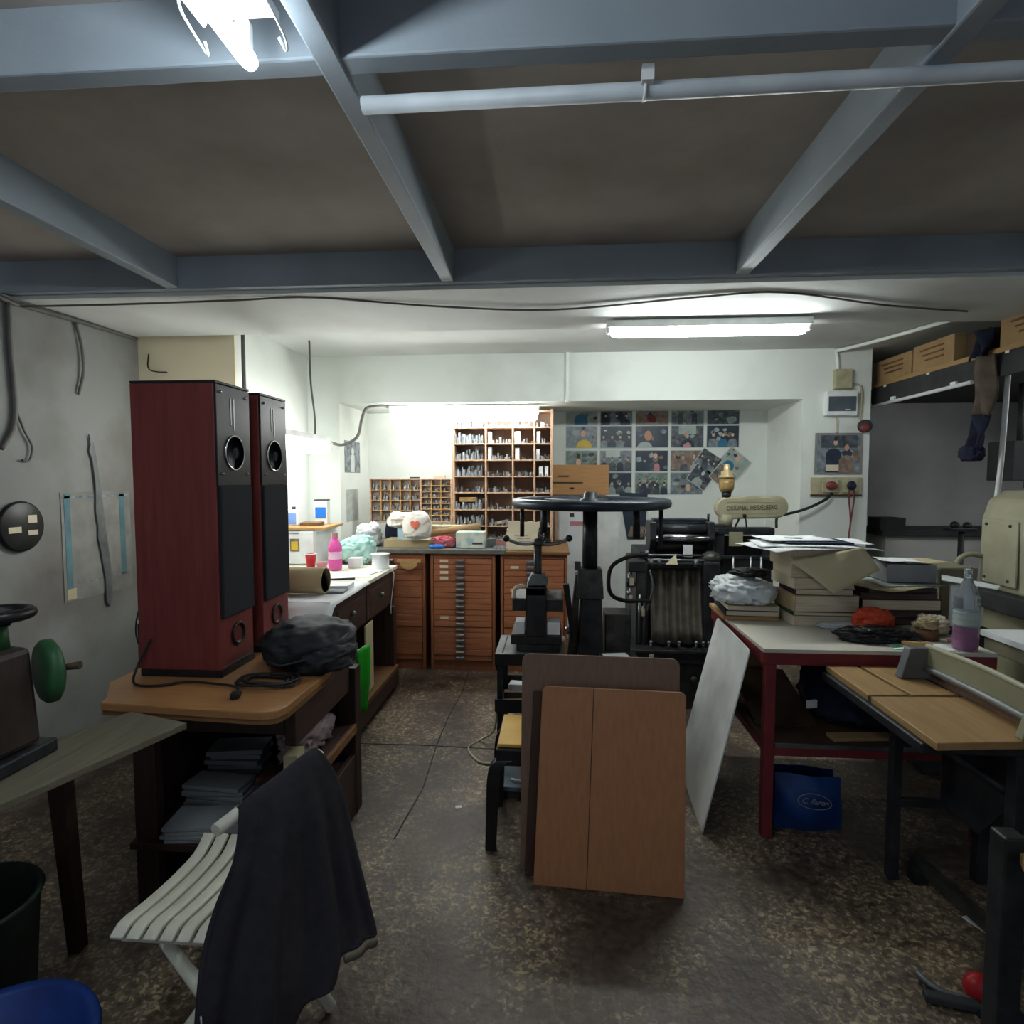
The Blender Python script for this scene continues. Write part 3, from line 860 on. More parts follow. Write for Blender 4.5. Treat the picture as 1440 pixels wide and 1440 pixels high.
b = MB(); b.sheet(lambda u, v: tuple(Vector(jacket(0.70 + 0.30 * u, 0.985 + 0.0149 * v)) + Vector((0.004, -.004, -.018 * v))), 12, 2); b.build('hem_lining', 'jacket_lining', t, 0, 0.012)
b = MB(); b.tube([tuple(Vector(jacket(0.03 + 0.012 * i, 0.80 + 0.035 * i)) + Vector((.006, -.009, 0))) for i in range(5)], 0.0025, 6); b.build('zip_pull', 'steel', t)

# ================================================================ DESK ALONG THE LEFT WALL
t = thing('desk', 'dark brown wooden desk with a pale worn top along the left wall', 'desk', (-1.58, 3.45, 0))
m = MB(); m.bx(-2.04, -1.115, 2.80, 4.05, 0.855, 0.88); m.build('desk_top', 'desk_top', t, 0.004)
m = MB(); m.bx(-2.03, -1.135, 2.82, 2.86, 0.10, 0.855); m.build('end_panel', 'dark_wood', t, 0.003)
m = MB(); m.bx(-2.03, -1.135, 3.96, 4.03, 0.0, 0.855); m.build('end_panel', 'dark_wood', t, 0.003)
m = MB(); m.bx(-1.99, -1.16, 2.86, 3.96, 0.60, 0.855); m.build('apron_box', 'dark_wood_y', t, 0.003)
for y0, y1 in ((2.88, 3.40), (3.42, 3.94)):
    m = MB(); m.bx(-1.16, -1.13, y0, y1, 0.63, 0.845); dr = m.build('drawer', 'dark_wood_y', t, 0.006)
    m = MB(); m.bx(-1.13, -1.126, y0 + 0.05, y1 - 0.05, 0.67, 0.805); m.build('inset_panel', 'dark_wood_y', dr, 0.002)
    m = MB(); m.ball((-1.115, (y0 + y1) / 2, 0.745), 0.016); m.build('knob', 'steel_dull', dr)
for y in (2.84, 3.99):
    m = MB(); m.bx(-1.19, -1.12, y - 0.035, y + 0.035, 0.0, 0.60); m.build('leg', 'dark_wood', t, 0.004)
m = MB(); m.bx(-1.98, -1.30, 3.50, 3.52, 0.10, 0.60); m.build('centre_panel', 'dark_wood', t)
m = MB(); m.bx(-1.40, -1.10, 3.05, 4.0, 0.15, 0.18); m.build('foot_board', 'edge_wood', t, 0.003)
m = MB(); m.bx(-1.13, -1.10, 3.05, 4.0, 0.05, 0.15); m.build('foot_rail', 'dark_wood_y', t, 0.003)
slab('panel_board', 'manila', 'beige board leaning inside the kneehole of the dark desk', 'board', (-1.135, 3.46, 0.40), (0.012, 0.16, 0.42), 0.05)

slab('pull_out_tray', 'desk_top', 'white low tray table pulled up to the near end of the desk', 'tray', (-1.62, 2.715, 0.80), (0.80, 0.14, 0.016), 0, 0.003)
t = thing('tray_cabinet', 'dark wooden tray cabinet at the near end of the desk', 'cabinet', (-1.62, 2.715, 0))
m = MB(); m.bx(-2.02, -1.20, 2.655, 2.79, 0, 0.792); m.build('body', 'dark_wood', t, 0.004)
m = MB(); m.bx(-1.98, -1.24, 2.645, 2.655, 0.70, 0.78); dd = m.build('drawer', 'dark_wood', t, 0.003)
m = MB(); m.ball((-1.30, 2.638, 0.74), 0.012); m.build('knob', 'leather_brown', dd)

# drooping sheet of paper over the desk edge
def droop(u, v):
    x = -1.95 + 0.86 * u
    y = 2.765 + 0.60 * v - 0.08 * u * (1 - v)
    e = max(0, x + 1.10) * 2 + max(0, 2.80 - y) * 1.1
    z = 0.8815 + 0.0015 * math.sin(7 * u) - e * (0.55 + 0.5 * (1 - v))
    if v > .7 and u > .9: z += .004
    return (x, y, z)
b = MB(); b.sheet(droop, 30, 20)
tag(b.build('paper_sheet', 'paper', None, 0, 0.001), 'large white paper sheet drooping over the near corner of the desk', 'paper')
b = MB(); b.lathe([(0.062, 0.0), (0.070, 0.0), (0.070, 0.60), (0.062, 0.60)], (-1.81, 2.99, 0.956), 32, 0, Matrix.Rotation(PI / 2 , 4, 'Y'))
b.lathe([(0.062, 0.60), (0.062, 0.0)], (-1.81, 2.99, 0.956), 32, 0, Matrix.Rotation(PI / 2, 4, 'Y'))
kr = tag(b.build('cardboard_tube', 'kraft'), 'wide kraft cardboard tube lying on the desk beside the speakers', 'tube')
m = MB(); m.lathe([(0.004, 0), (0.061, 0.002), (0.061, 0.004), (0.004, 0.004)], (-1.225, 2.99, 0.956), 28, 0, Matrix.Rotation(PI / 2, 4, 'Y')); m.build('end_plug', 'grey_dark', kr)
slab('paper_pad', 'paper', 'white note pad beside the cardboard tube on the desk', 'paper', (-1.20, 3.16, 0.896), (0.13, 0.14, 0.024), 0.1)
slab('paper_pad', 'paper_grey', 'grey pad under the white note pad on the desk', 'paper', (-1.185, 3.06, 0.889), (0.12, 0.12, 0.012), 0.1)
slab('paper_sheet', 'paper', 'white sheet with a dark pencil on it in the middle of the desk', 'paper', (-1.33, 3.60, 0.8815), (0.30, 0.22, 0.002), 0.35)
slab('paper_sheet', 'paper', 'pale bluish sheet lying by the spool at the far end of the desk', 'paper', (-1.23, 3.74, 0.8835), (0.16, 0.18, 0.003), -0.25)
b = MB(); b.cyl((-1.36, 3.40, 0.888), (-1.21, 3.44, 0.888), 0.006, 0.006, 8); tag(b.build('pencil', 'grey_dark'), 'dark pencil lying on the white desk sheets', 'pencil')

def bottle(name, label, c, h, r, parts, neck=0.35, mats=None, n=24):
    """parts: list of (part name, material, z0 fraction, z1 fraction) cut out of one bottle outline"""
    t = thing(name, label, 'bottle', c)
    def rad(q):
        if q < 0.03: return r * (0.86 + q * 4.5)
        if q < 0.62: return r * (1.0 - 0.03 * math.sin(q * 18))
        if q < 0.84: return r * (1.0 - (1 - neck) * ((q - 0.62) / 0.22) ** 1.3)
        return r * neck
    for nm, mm, a, z in parts:
        pr = [(1e-4, a * h)] + [(rad(a + (z - a) * i / 12) * (1.06 if nm == 'cap' else 1.012 if nm == 'label' else 1), (a + (z - a) * i / 12) * h) for i in range(13)] + [(1e-4, z * h)]
        m = MB(); m.lathe(pr, c, n); m.build(nm, mm, t)
    return t
bottle('detergent_bottle', 'pink detergent bottle standing on the desk before the teal bag', (-1.47, 3.80, 0.882), 0.25, 0.045, [('body', 'pink_liquid', 0, 0.30), ('label', 'pink_label', 0.30, 0.50), ('body_top', 'pink_liquid', 0.50, 0.86), ('cap', 'ph_pink', 0.86, 1.0)], 0.42)
t = thing('paper_cup', 'red paper cup with a white rim on the desk', 'cup', (-1.66, 3.85, 0.88))
m = MB(); m.lathe([(0.004, 0), (0.026, 0), (0.038, 0.10), (0.036, 0.10), (0.024, 0.006), (0.004, 0.006)], (-1.66, 3.85, 0.88), 24); m.build('cup_body', 'red_plastic', t)
m = MB(); m.tube(arc((-1.66, 3.85, 0.982), 0.038, 0, 2 * PI * 23 / 24, 23, 'xy'), 0.003, 6, 0, True); m.build('rim', 'paper', t)
slab('card_box', 'ph_pink', 'small pale orange carton beside the red paper cup', 'box', (-1.575, 3.83, 0.905), (0.06, 0.05, 0.05), 0.2)
slab('white_box', 'white_plastic', 'small white square carton in front of the teal bag', 'box', (-1.37, 3.92, 0.915), (0.085, 0.08, 0.07), 0.1)
b = MB(); b.lathe([(0.004, 0), (0.045, 0), (0.05, 0.008), (0.04, 0.02), (0.025, 0.024), (0.024, 0.04), (0.012, 0.05), (0.004, 0.05)], (-1.78, 3.70, 0.88), 24); tag(b.build('tape_dispenser', 'green_plastic'), 'green round tape holder on the desk behind the tube', 'tape')
b = MB(); b.lathe([(0.05, 0), (0.08, 0.005), (0.085, 0.05), (0.078, 0.055), (0.07, 0.02), (0.004, 0.015)], (-1.90, 3.78, 0.88), 24); tag(b.build('metal_bowl', 'steel_dull'), 'shallow grey metal bowl behind the green tape holder', 'bowl')
lump('plastic_bag', 'bag_teal', 'translucent teal plastic bag bundle at the far end of the desk', 'bag', (-1.42, 4.13, 0.882 - 0.0), (0.26, 0.20, 0.21), 21, 0.16)
lump('plastic_bag', 'bag_film', 'clear plastic bag bundle standing on the type cabinet beside the niche corner', 'bag', (-1.50, 4.60, 0.951), (0.20, 0.20, 0.20), 24, 0.16)
t = thing('ribbon_spool', 'white spool of ribbon with its tail hanging over the desk edge', 'spool', (-1.19, 3.90, 0.88))
m = MB(); m.lathe([(0.004, 0), (0.066, 0), (0.066, 0.004), (0.058, 0.006), (0.058, 0.096), (0.066, 0.098), (0.066, 0.102), (0.02, 0.102), (0.02, 0.09), (0.004, 0.09)], (-1.19, 3.90, 0.88), 28); m.build('reel', 'white_plastic', t)
m = MB(); m.sheet(lambda u, v: ((-1.15 + 0.045 * min(1, v * 4)) + (0.012 * math.sin(v * 5) if v > .3 else 0), 3.88 + 0.012 * u, 0.886 if v < .25 else 0.884 - (v - .25) * 0.42), 1, 24); m.build('ribbon_tail', 'white_plastic', t, 0, 0.001)

t = thing('small_cooler', 'white box cabinet with a yellow sticker at the back of the desk', 'cabinet', (-1.84, 4.2, 0.88))
m = MB(); m.bx(-2.02, -1.69, 4.0, 4.42, 0.882, 1.13); m.build('body', 'white_plastic', t, 0.008)
m = MB(); m.bx(-2.015, -1.695, 3.985, 4.0, 0.89, 1.125); dr = m.build('door', 'white_plastic', t, 0.006)
m = MB(); m.bx(-1.90, -1.80, 3.98, 3.985, 1.108, 1.112); m.build('handle_slot', 'grey_dark', dr)
m = MB(); m.bx(-1.868, -1.80, 3.983, 3.985, 0.98, 1.07); st = m.build('sticker', 'ph_brown', dr)
m = MB(); m.bx(-1.858, -1.81, 3.9815, 3.983, 0.988, 1.05); m.build('sticker_print', 'ph_yellow', st)
slab('wooden_tray', 'pale_wood', 'thin wooden board lying on top of the white box cabinet', 'board', (-1.83, 4.18, 1.142), (0.42, 0.40, 0.02), 0.05)
slab('wooden_block', 'edge_wood', 'flat brown box on the thin board above the white cabinet', 'box', (-1.76, 4.12, 1.166), (0.14, 0.12, 0.026), 0.1)
t = thing('ink_bottle', 'squat bottle with a blue label on the board above the white cabinet', 'bottle', (-1.90, 4.12, 1.152))
m = MB(); m.bx(-1.95, -1.85, 4.09, 4.16, 1.153, 1.27); m.build('body', 'white_plastic', t, 0.01)
m = MB(); m.bx(-1.937, -1.868, 4.087, 4.09, 1.165, 1.245); m.build('label_print', 'blue_print', t)
m = MB(); m.cyl((-1.90, 4.125, 1.27), (-1.90, 4.125, 1.29), 0.014); m.build('cap', 'grey_dark', t)
t = thing('carton_pack', 'white and blue printed pack with a dark top edge on the white cabinet', 'box', (-1.74, 4.28, 1.152))
m = MB(); m.bx(-1.80, -1.70, 4.25, 4.31, 1.153, 1.33); m.build('body', 'white_plastic', t, 0.003)
m = MB(); m.bx(-1.79, -1.71, 4.247, 4.25, 1.20, 1.28); m.build('print', 'blue_bright', t)
m = MB(); m.bx(-1.80, -1.70, 4.248, 4.312, 1.33, 1.338); m.build('top_edge', 'grey_dark', t)

# posters on the niche's left side
def wallprint(name, label, y0, y1, z0, z1, mm, x=-1.78):
    m = MB(); m.bx(x, x + 0.002, y0, y1, z0, z1)
    return tag(m.build(name, mm), label, 'poster')
p = wallprint('poster', 'small black and white figure print on the side of the niche', 4.85, 5.24, 1.545, 1.82, 'print_grey')
m = MB(); m.bx(-1.778, -1.777, 5.0, 5.09, 1.55, 1.70); m.ball((-1.777, 5.05, 1.73), 0.035, 12, 6, (0.03, 1, 1)); m.build('figure_print', 'ph_white', p)
wallprint('poster', 'faded grey curled print below the figure print in the niche', 4.88, 5.18, 1.12, 1.40, 'print_pale')

# ================================================================ TYPE CABINETS
YF, YB = 4.42, 5.0
def type_cabinet(x0, x1, label, n=18, labels=(0, 1, 2, 3, 10), frame='type_frame', face='type_wood'):
    t = thing('type_cabinet', label, 'cabinet', ((x0 + x1) / 2, (YF + YB) / 2, 0), 'type cabinets')
    z1 = 0.915
    for a, bb in ((x0, x0 + 0.022), (x1 - 0.022, x1)):
        m = MB(); m.bx(a, bb, YF, YB, 0, z1); m.build('side_panel', frame, t, 0.003)
    m = MB(); m.bx(x0 + .022, x1 - .022, YF + 0.02, YB, 0.0, 0.075); m.build('plinth', frame, t)
    m = MB(); m.bx(x0 + .022, x1 - .022, YF + 0.0, YB, z1 - 0.03, z1); m.build('top_rail', frame, t)
    m = MB(); m.bx(x0 + .022, x1 - .022, YB - 0.02, YB, 0.075, z1 - .03); m.build('back_panel', frame, t)
    zt = z1 - 0.035
    pitch = (zt - 0.08) / n
    me = {}
    def part(key, name, mm, make, par, z, bevel=0.0):
        if key not in me:
            m = MB(); make(m)
            o = m.build(name, mm, par, bevel)
            me[key] = (o.data, z)
            return o
        o = bpy.data.objects.new(name, me[key][0])
        COL.objects.link(o)
        attach(o, par)
        return o
    xc = x0 + 0.46 * (x1 - x0)
    for i in range(n):
        za = zt - (i + 1) * pitch
        m = MB()
        y = YF - (0.006 if i in (11, 16) else 0.0) + RND.uniform(-.002, .002)
        m.bx(x0 + 0.026, x1 - 0.026, y, y + 0.3, za + 0.0014, za + pitch - 0.0014)
        d = m.build('drawer', face, t, 0.002, seg=1)
        m = MB()
        zc = za + pitch * 0.52
        pr = [(0.0, 0.012), (-0.012, 0.011), (-0.018, 0.004), (-0.018, -0.008), (-0.015, -0.009), (-0.012, 0.004), (0.0, 0.007)]
        m.prism([(y + p[0], zc + p[1]) for p in pr], 'x', xc - 0.032, xc + 0.032)
        m.bx(xc - 0.036, xc + 0.036, y - 0.002, y, zc - 0.012, zc + 0.014)
        m.build('pull', 'steel', d)
        if i in labels:
            m = MB(); m.bx(x0 + 0.075, x0 + 0.14, y - 0.002, y, zc - 0.009, zc + 0.012)
            m.build('label_card', 'paper_cream', d)
    return t
type_cabinet(-1.52, -0.998, 'wooden type cabinet half hidden behind the desk end', labels=(2,))
type_cabinet(-0.956, -0.452, 'wooden type cabinet with cream label cards, between two other cabinets')
type_cabinet(-0.410, 0.10, 'wooden type cabinet behind the iron book press', labels=(1, 5))
m = MB(); m.bx(-1.74, -0.372, 4.40, 5.28, 0.916, 0.95); tag(m.build('worktop', 'worktop', None, 0.004), 'long grey worktop lying over the type cabinets', 'worktop')
m = MB(); m.bx(-0.37, 0.115, 4.40, 5.28, 0.916, 0.94); tag(m.build('worktop', 'edge_wood', None, 0.004), 'short wooden worktop over the type cabinet behind the press', 'worktop')
t = thing('tray_pull', 'tan wooden drawer front with a half-round cutout sticking out under the worktop', 'drawer', (-1.12, 4.40, 0.80))
m = MB()
m.prism([(-1.21, 0.872), (-1.02, 0.872), (-1.02, 0.85)] + [(-1.115 + 0.07 * math.cos(q), 0.85 + 0.055 * math.sin(q)) for q in [-PI * i / 10 for i in range(11)]] + [(-1.21, 0.85)], 'y', 4.375, 4.395)
m.build('front_board', 'pale_wood', t, 0.002)

# ================================================================ TALL SHELVES IN THE NICHE
t = thing('type_shelf', 'tall wooden open shelf with many compartments of metal type', 'shelf', (-0.45, 5.1, 0.95))
xs = [-0.873, -0.592, -0.359, -0.173, -0.025]
zs = [0.962, 1.083, 1.224, 1.372, 1.512, 1.652, 1.792, 1.931, 2.07]
ya, yb = 5.0, 5.2
m = MB(); m.bx(xs[0], xs[-1], yb, yb + 0.01, 0.952, 2.08); m.build('back_panel', 'shelf_back', t)
for i, x in enumerate(xs):
    w = 0.011 if i in (0, 4) else 0.007
    m = MB(); m.bx(x - w, x + w, ya, yb, 0.951, 2.085); m.build('side_panel' if i in (0, 4) else 'divider', 'shelf_wood', t, 0.002)
for i in range(4):
    for z in zs:
        m = MB(); m.bx(xs[i] + 0.008, xs[i + 1] - 0.008, ya, yb, z - 0.006, z + 0.004); m.build('shelf_board', 'shelf_wood', t, 0.001)
R2 = random.Random(3)
st = MB()
for i in range(4):
    for k, z in enumerate(zs[:-1]):
        full = {0: (0.95 if k != 3 else 0.25), 1: 0.45, 2: 0.35, 3: 0.35}[i]
        x = xs[i] + 0.012
        while x < xs[i + 1] - 0.03:
            for row in range(3):
                if R2.random() < full:
                    w, d, h = R2.uniform(0.006, 0.018), R2.uniform(0.01, 0.03), R2.uniform(0.015, 0.035 + 0.06 * full * (1 if i == 0 else R2.random()))
                    st.box((x + w / 2, ya + 0.025 + row * 0.05 + R2.uniform(-.01, .01), z + 0.0045 + h / 2), (w, d, h), R2.uniform(-.25, .25))
            x += R2.uniform(0.010, 0.022)
so = st.build('type_pieces', 'type_metal')
tag(so, 'small grey metal type pieces heaped on the tall wooden shelf', 'metal type', None, 'stuff')
ORD = ['first', 'second', 'third', 'fourth', 'fifth', 'sixth', 'seventh', 'eighth', 'ninth']
for i, (x, z, w, h) in enumerate(((-0.345, 1.796, 0.05, 0.10), (-0.34, 1.656, 0.035, 0.10), (-0.345, 1.935, 0.03, 0.09), (-0.16, 1.656, 0.03, 0.09), (-0.135, 1.516, 0.035, 0.085), (-0.085, 1.516, 0.03, 0.085), (-0.155, 1.796, 0.03, 0.10), (-0.575, 1.656, 0.03, 0.11), (-0.575, 1.796, 0.03, 0.10))):
    m = MB(); m.bx(x, x + w, 5.02, 5.10, z + 0.001, z + h); tag(m.build('white_block', 'paper', None, 0.002), ('thin ' if i == 5 else '') + 'small white upright block, %s column from the low case, %s board up, tall shelf' % (ORD[sum(x > q - .001 for q in xs) - 1], ORD[sum(z > q - .01 for q in zs) - 1]), 'block', 'white blocks in the tall shelf')
slab('wood_strip', 'pale_wood', 'small yellow wooden strip lying in the left column of the tall shelf', 'strip', (-0.75, 5.035, 1.312), (0.155, 0.02, 0.04), 0.02)
slab('white_tool', 'paper_cream', 'pale slanted composing stick low in the tall shelf', 'tool', (-0.46, 5.05, 1.115), (0.13, 0.03, 0.025), 0, 0.003, None, 0, -0.2)

t = thing('type_case', 'low wooden type case with many small square compartments', 'type case', (-1.25, 5.05, 0.95))
x0, x1, z0, z1 = -1.615, -0.888, 1.11, 1.495
ya, yb = 5.0, 5.05
m = MB(); m.bx(x0, x1, yb, yb + 0.012, z0, z1); m.build('back_panel', 'shelf_back', t)
for nm, bx_ in (('frame_side', (x0, x0 + .012, ya, yb, 0.951, z1)), ('frame_side', (x1 - .012, x1, ya, yb, 0.951, z1)), ('frame_rail', (x0 + .012, x1 - .012, ya, yb, z0, z0 + .014)), ('frame_rail', (x0 + .012, x1 - .012, ya, yb, z1 - .012, z1)), ('middle_rail', (-1.17, -1.155, ya, yb, z0 + .014, z1 - .012))):
    m = MB(); m.bx(*bx_); m.build(nm, 'shelf_wood', t, 0.001)
cells = []
lx = [x0 + .012 + (-1.17 - x0 - .012) * i / 5 for i in range(6)]
lz = [z0 + .014 + (z1 - z0 - .026) * i / 4 for i in range(5)]
rx = [-1.155 + (x1 - .012 + 1.155) * i / 3 for i in range(4)]
rz = [z0 + .014 + (z1 - z0 - .026) * i / 7 for i in range(8)]
for gx, gz in ((lx, lz), (rx, rz)):
    for x in gx[1:-1]:
        m = MB(); m.bx(x - .0035, x + .0035, ya + .004, yb, gz[0], gz[-1]); m.build('divider', 'pale_wood', t)
    for z in gz[1:-1]:
        m = MB(); m.bx(gx[0], gx[-1], ya + .005, yb, z - .0035, z + .0035); m.build('divider', 'pale_wood', t)
    for i in range(len(gx) - 1):
        for j in range(len(gz) - 1):
            cells.append((gx[i] + .005, gx[i + 1] - .005, gz[j] + .0045, gz[j + 1] - .005))
st = MB()
for (a, c, z, zt) in cells:
    if R2.random() < .1: continue
    for k in range(9):
        w, h = R2.uniform(.005, .014), R2.uniform(.008, .6 * (zt - z))
        x = R2.uniform(a, c - w)
        st.bx(x, x + w, ya + .01 + .03 * R2.random(), ya + .045, z, z + h)
tag(st.build('type_pieces', 'type_metal'), 'tiny metal type pieces filling the low wooden type case', 'metal type', None, 'stuff')
slab('wooden_block', 'grey_dark', 'small dark flat block lying on top of the low type case', 'block', (-1.22, 5.03, 1.502), (0.08, 0.04, 0.012))
slab('card_box', 'paper_cream', 'small cream box lying on top of the low type case', 'box', (-1.00, 5.03, 1.509), (0.10, 0.05, 0.026))

# ================================================================ THINGS ON THE WORKTOP
W = 0.951
slab('card_box', 'kraft', 'open kraft carton tray under the white cloth on the worktop', 'box', (-1.17, 4.62, W + 0.03), (0.36, 0.22, 0.06), 0.04)
slab('pale_box', 'pale_blue_box', 'pale blue box under the white cloth bundle on the worktop', 'box', (-1.15, 4.63, W + 0.105), (0.20, 0.16, 0.088), 0.02)
t = thing('cloth_bundle', 'white cloth bundle with a red heart print on the worktop', 'cloth', (-1.14, 4.62, W + 0.15))
lump('cloth', 'cloth_white', '', '', (-1.22, 4.63, W + 0.150), (0.24, 0.22, 0.13), 31, 0.12, parent=t)
lump('cloth_front', 'cloth_white', '', '', (-1.07, 4.475, W + 0.075), (0.22, 0.10, 0.22), 33, 0.07, parent=t)
m = MB(); m.prism([(-1.075, 1.10), (-1.045, 1.13), (-1.04, 1.155), (-1.055, 1.17), (-1.075, 1.16), (-1.095, 1.172), (-1.11, 1.157), (-1.105, 1.13)], 'y', 4.418, 4.424); m.build('heart_print', 'heart_red', t)
lump('dark_bag', 'navy_cloth', 'dark navy pouch tucked beside the cloth bundle on the worktop', 'bag', (-1.36, 4.86, W), (0.15, 0.14, 0.20), 35, 0.06)
slab('carton_tray', 'manila', 'long kraft carton lying behind the paper rolls on the worktop', 'box', (-0.93, 4.84, W + 0.075), (0.46, 0.16, 0.15), 0.0)
b = MB(); b.lathe([(0.004, 0), (0.022, 0), (0.035, 0.42), (0.004, 0.42)], (-1.02, 4.70, W + 0.10), 20, 0, Matrix.Rotation(PI / 2 - 0.12, 4, 'Y') @ Matrix.Rotation(0.0, 4, 'X')); tag(b.build('paper_roll', 'cardboard'), 'rolled brown paper cone lying over the clothes on the worktop', 'roll')
lump('folded_cloth', 'cloth_red', 'crumpled pink and red cloth on the worktop beside the heart cloth', 'cloth', (-0.88, 4.57, W), (0.17, 0.14, 0.09), 37, 0.16)
lump('folded_cloth', 'cloth_plum', 'dark plum cloth bundle under the paper roll on the worktop', 'cloth', (-0.80, 4.65, W), (0.12, 0.08, 0.07), 39, 0.16)
b = MB(); b.lathe([(0.004, 0), (0.014, 0.004), (0.016, 0.02), (0.016, 0.10), (0.012, 0.115), (0.004, 0.12)], (-0.97, 4.44, W + 0.017), 14, 0, Matrix.Rotation(PI / 2, 4, 'Y')); tag(b.build('marker_pen', 'blue_bright'), 'thick bright blue marker lying at the worktop edge', 'pen')
t = thing('printed_carton', 'white carton with a pale blue print on the worktop', 'box', (-0.65, 4.56, W))
m = MB(); m.bx(-0.77, -0.545, 4.50, 4.63, W, W + 0.125); m.build('body', 'carton_print', t, 0.003)
m = MB(); m.bx(-0.64, -0.56, 4.497, 4.50, W + 0.03, W + 0.045); m.build('print', 'ink_dark', t)
slab('metal_block', 'steel_dull', 'small grey metal block beside the printed carton', 'block', (-0.50, 4.60, W + 0.035), (0.07, 0.06, 0.07), 0.1)
for i in range(14):
    x = -0.48 + 0.09 * R2.random() + (0.02 * i if i < 6 else 0.0)
    y = 4.45 + 0.09 * R2.random()
    if x > -0.39 and x < -0.35: x = -0.40
    slab('metal_scrap', 'type_metal', 'small metal type scrap lying on the worktop beside the white paper box', 'scrap', (x, y, (W if x < -.372 else 0.941) + 0.008), (R2.uniform(.015, .03), R2.uniform(.01, .02), 0.016), R2.uniform(0, 3), 0.001, 'metal scraps on the worktop')
t = thing('paper_box', 'white open paper box with handwriting on the worktop behind the press handle', 'box', (-0.25, 4.55, 0.94))
m = MB(); m.bx(-0.375, -0.13, 4.49, 4.50, 0.942, 1.075); m.prism([(-0.36, 1.075), (-0.125, 1.075), (-0.11, 1.165), (-0.16, 1.155), (-0.18, 1.168), (-0.25, 1.15), (-0.28, 1.168), (-0.36, 1.165)], 'y', 4.505, 4.51); m.bx(-0.37, -0.135, 4.62, 4.63, 0.942, 1.15); m.bx(-0.37, -0.36, 4.50, 4.62, 0.942, 1.10); m.bx(-0.145, -0.135, 4.50, 4.62, 0.942, 1.10); m.bx(-0.37, -0.135, 4.50, 4.62, 0.942, 0.948)
m.build('walls', 'paper_cream', t)
m = MB()
for k in range(4):
    m.bx(-0.31 + .02 * k, -0.20 + .01 * k, 4.4885, 4.49, 1.05 - k * 0.022, 1.053 - k * 0.022)
m.build('handwriting', 'print_grey', t)
slab('pink_strip', 'ph_pink', 'pink paper strip standing at the worktop behind the white paper box', 'paper', (-0.43, 4.72, 0.967), (0.10, 0.01, 0.03), 0.1, 0.001)
lump('scrap_heap', 'grey_dark', 'dark heap of tools behind the white paper box', 'tools', (-0.20, 4.85, 0.941), (0.32, 0.2, 0.14), 45, 0.2)

# wooden panel and white doors behind the big wheel
t = thing('tool_board', 'orange wooden board with small tools hung on it in the niche', 'board', (0.20, 5.42, 1.35))
m = MB(); m.bx(-0.02, 0.495, 5.40, 5.425, 1.345, 1.62); m.build('board', 'orange_wood', t, 0.003)
for x0, x1, z in ((0.03, 0.13, 1.51), (-0.02, 0.26, 1.45), (0.14, 0.18, 1.40)):
    m = MB(); m.bx(x0, x1, 5.392, 5.40, z, z + 0.012); m.build('hung_tool', 'leather_brown', t)
t = thing('white_cupboard', 'tall white cupboard door with a red-striped notice behind the big wheel', 'cupboard', (0.32, 5.42, 0))
m = MB(); m.bx(0.02, 0.60, 5.40, 5.49, 0.0, 1.30); m.build('body', 'white_paint', t, 0.004)
m = MB(); m.bx(0.005, 0.03, 5.385, 5.40, 0.0, 1.32); m.build('wood_edge', 'shelf_wood', t)
m = MB(); m.bx(0.04, 0.33, 5.385, 5.40, 0.05, 1.27); m.build('door', 'white_paint', t, 0.003)
dd = m = MB(); m.bx(0.34, 0.585, 5.385, 5.40, 0.05, 1.27); dd = m.build('door', 'white_paint', t, 0.003)
m = MB(); m.ball((0.375, 5.375, 1.10), 0.012); m.build('knob', 'steel', dd)
t = thing('notice_sheet', 'paper notice with a pink stripe stuck on the white cupboard', 'notice', (0.20, 5.38, 0.9))
m = MB(); m.bx(0.12, 0.31, 5.380, 5.384, 0.70, 1.20); m.build('sheet', 'paper', t)
m = MB(); m.bx(0.14, 0.31, 5.378, 5.380, 1.06, 1.10); m.bx(0.14, 0.31, 5.378, 5.380, 0.72, 0.725); m.build('stripe', 'ph_pink', t)
m = MB(); m.bx(0.14, 0.18, 5.378, 5.380, 1.14, 1.175); m.build('emblem', 'leather_brown', t)
t = thing('wall_calendar', 'dark picture calendar of a stage crowd hung low beside the photo wall', 'calendar', (0.7, 5.48, 1.0))
m = MB(); m.prism([(0.60, 1.37), (0.86, 1.35), (0.84, 0.93), (0.68, 0.93)], 'y', 5.485, 5.495); m.build('sheet', 'ph_navy', t)
m = MB()
for i in range(16):
    m.ball((0.70 + 0.009 * i, 5.484, 0.97 + 0.03 * (i % 3)), 0.016, 8, 5, (1, 0.06, 1.4))
m.build('crowd_print', 'ph_brown', t)

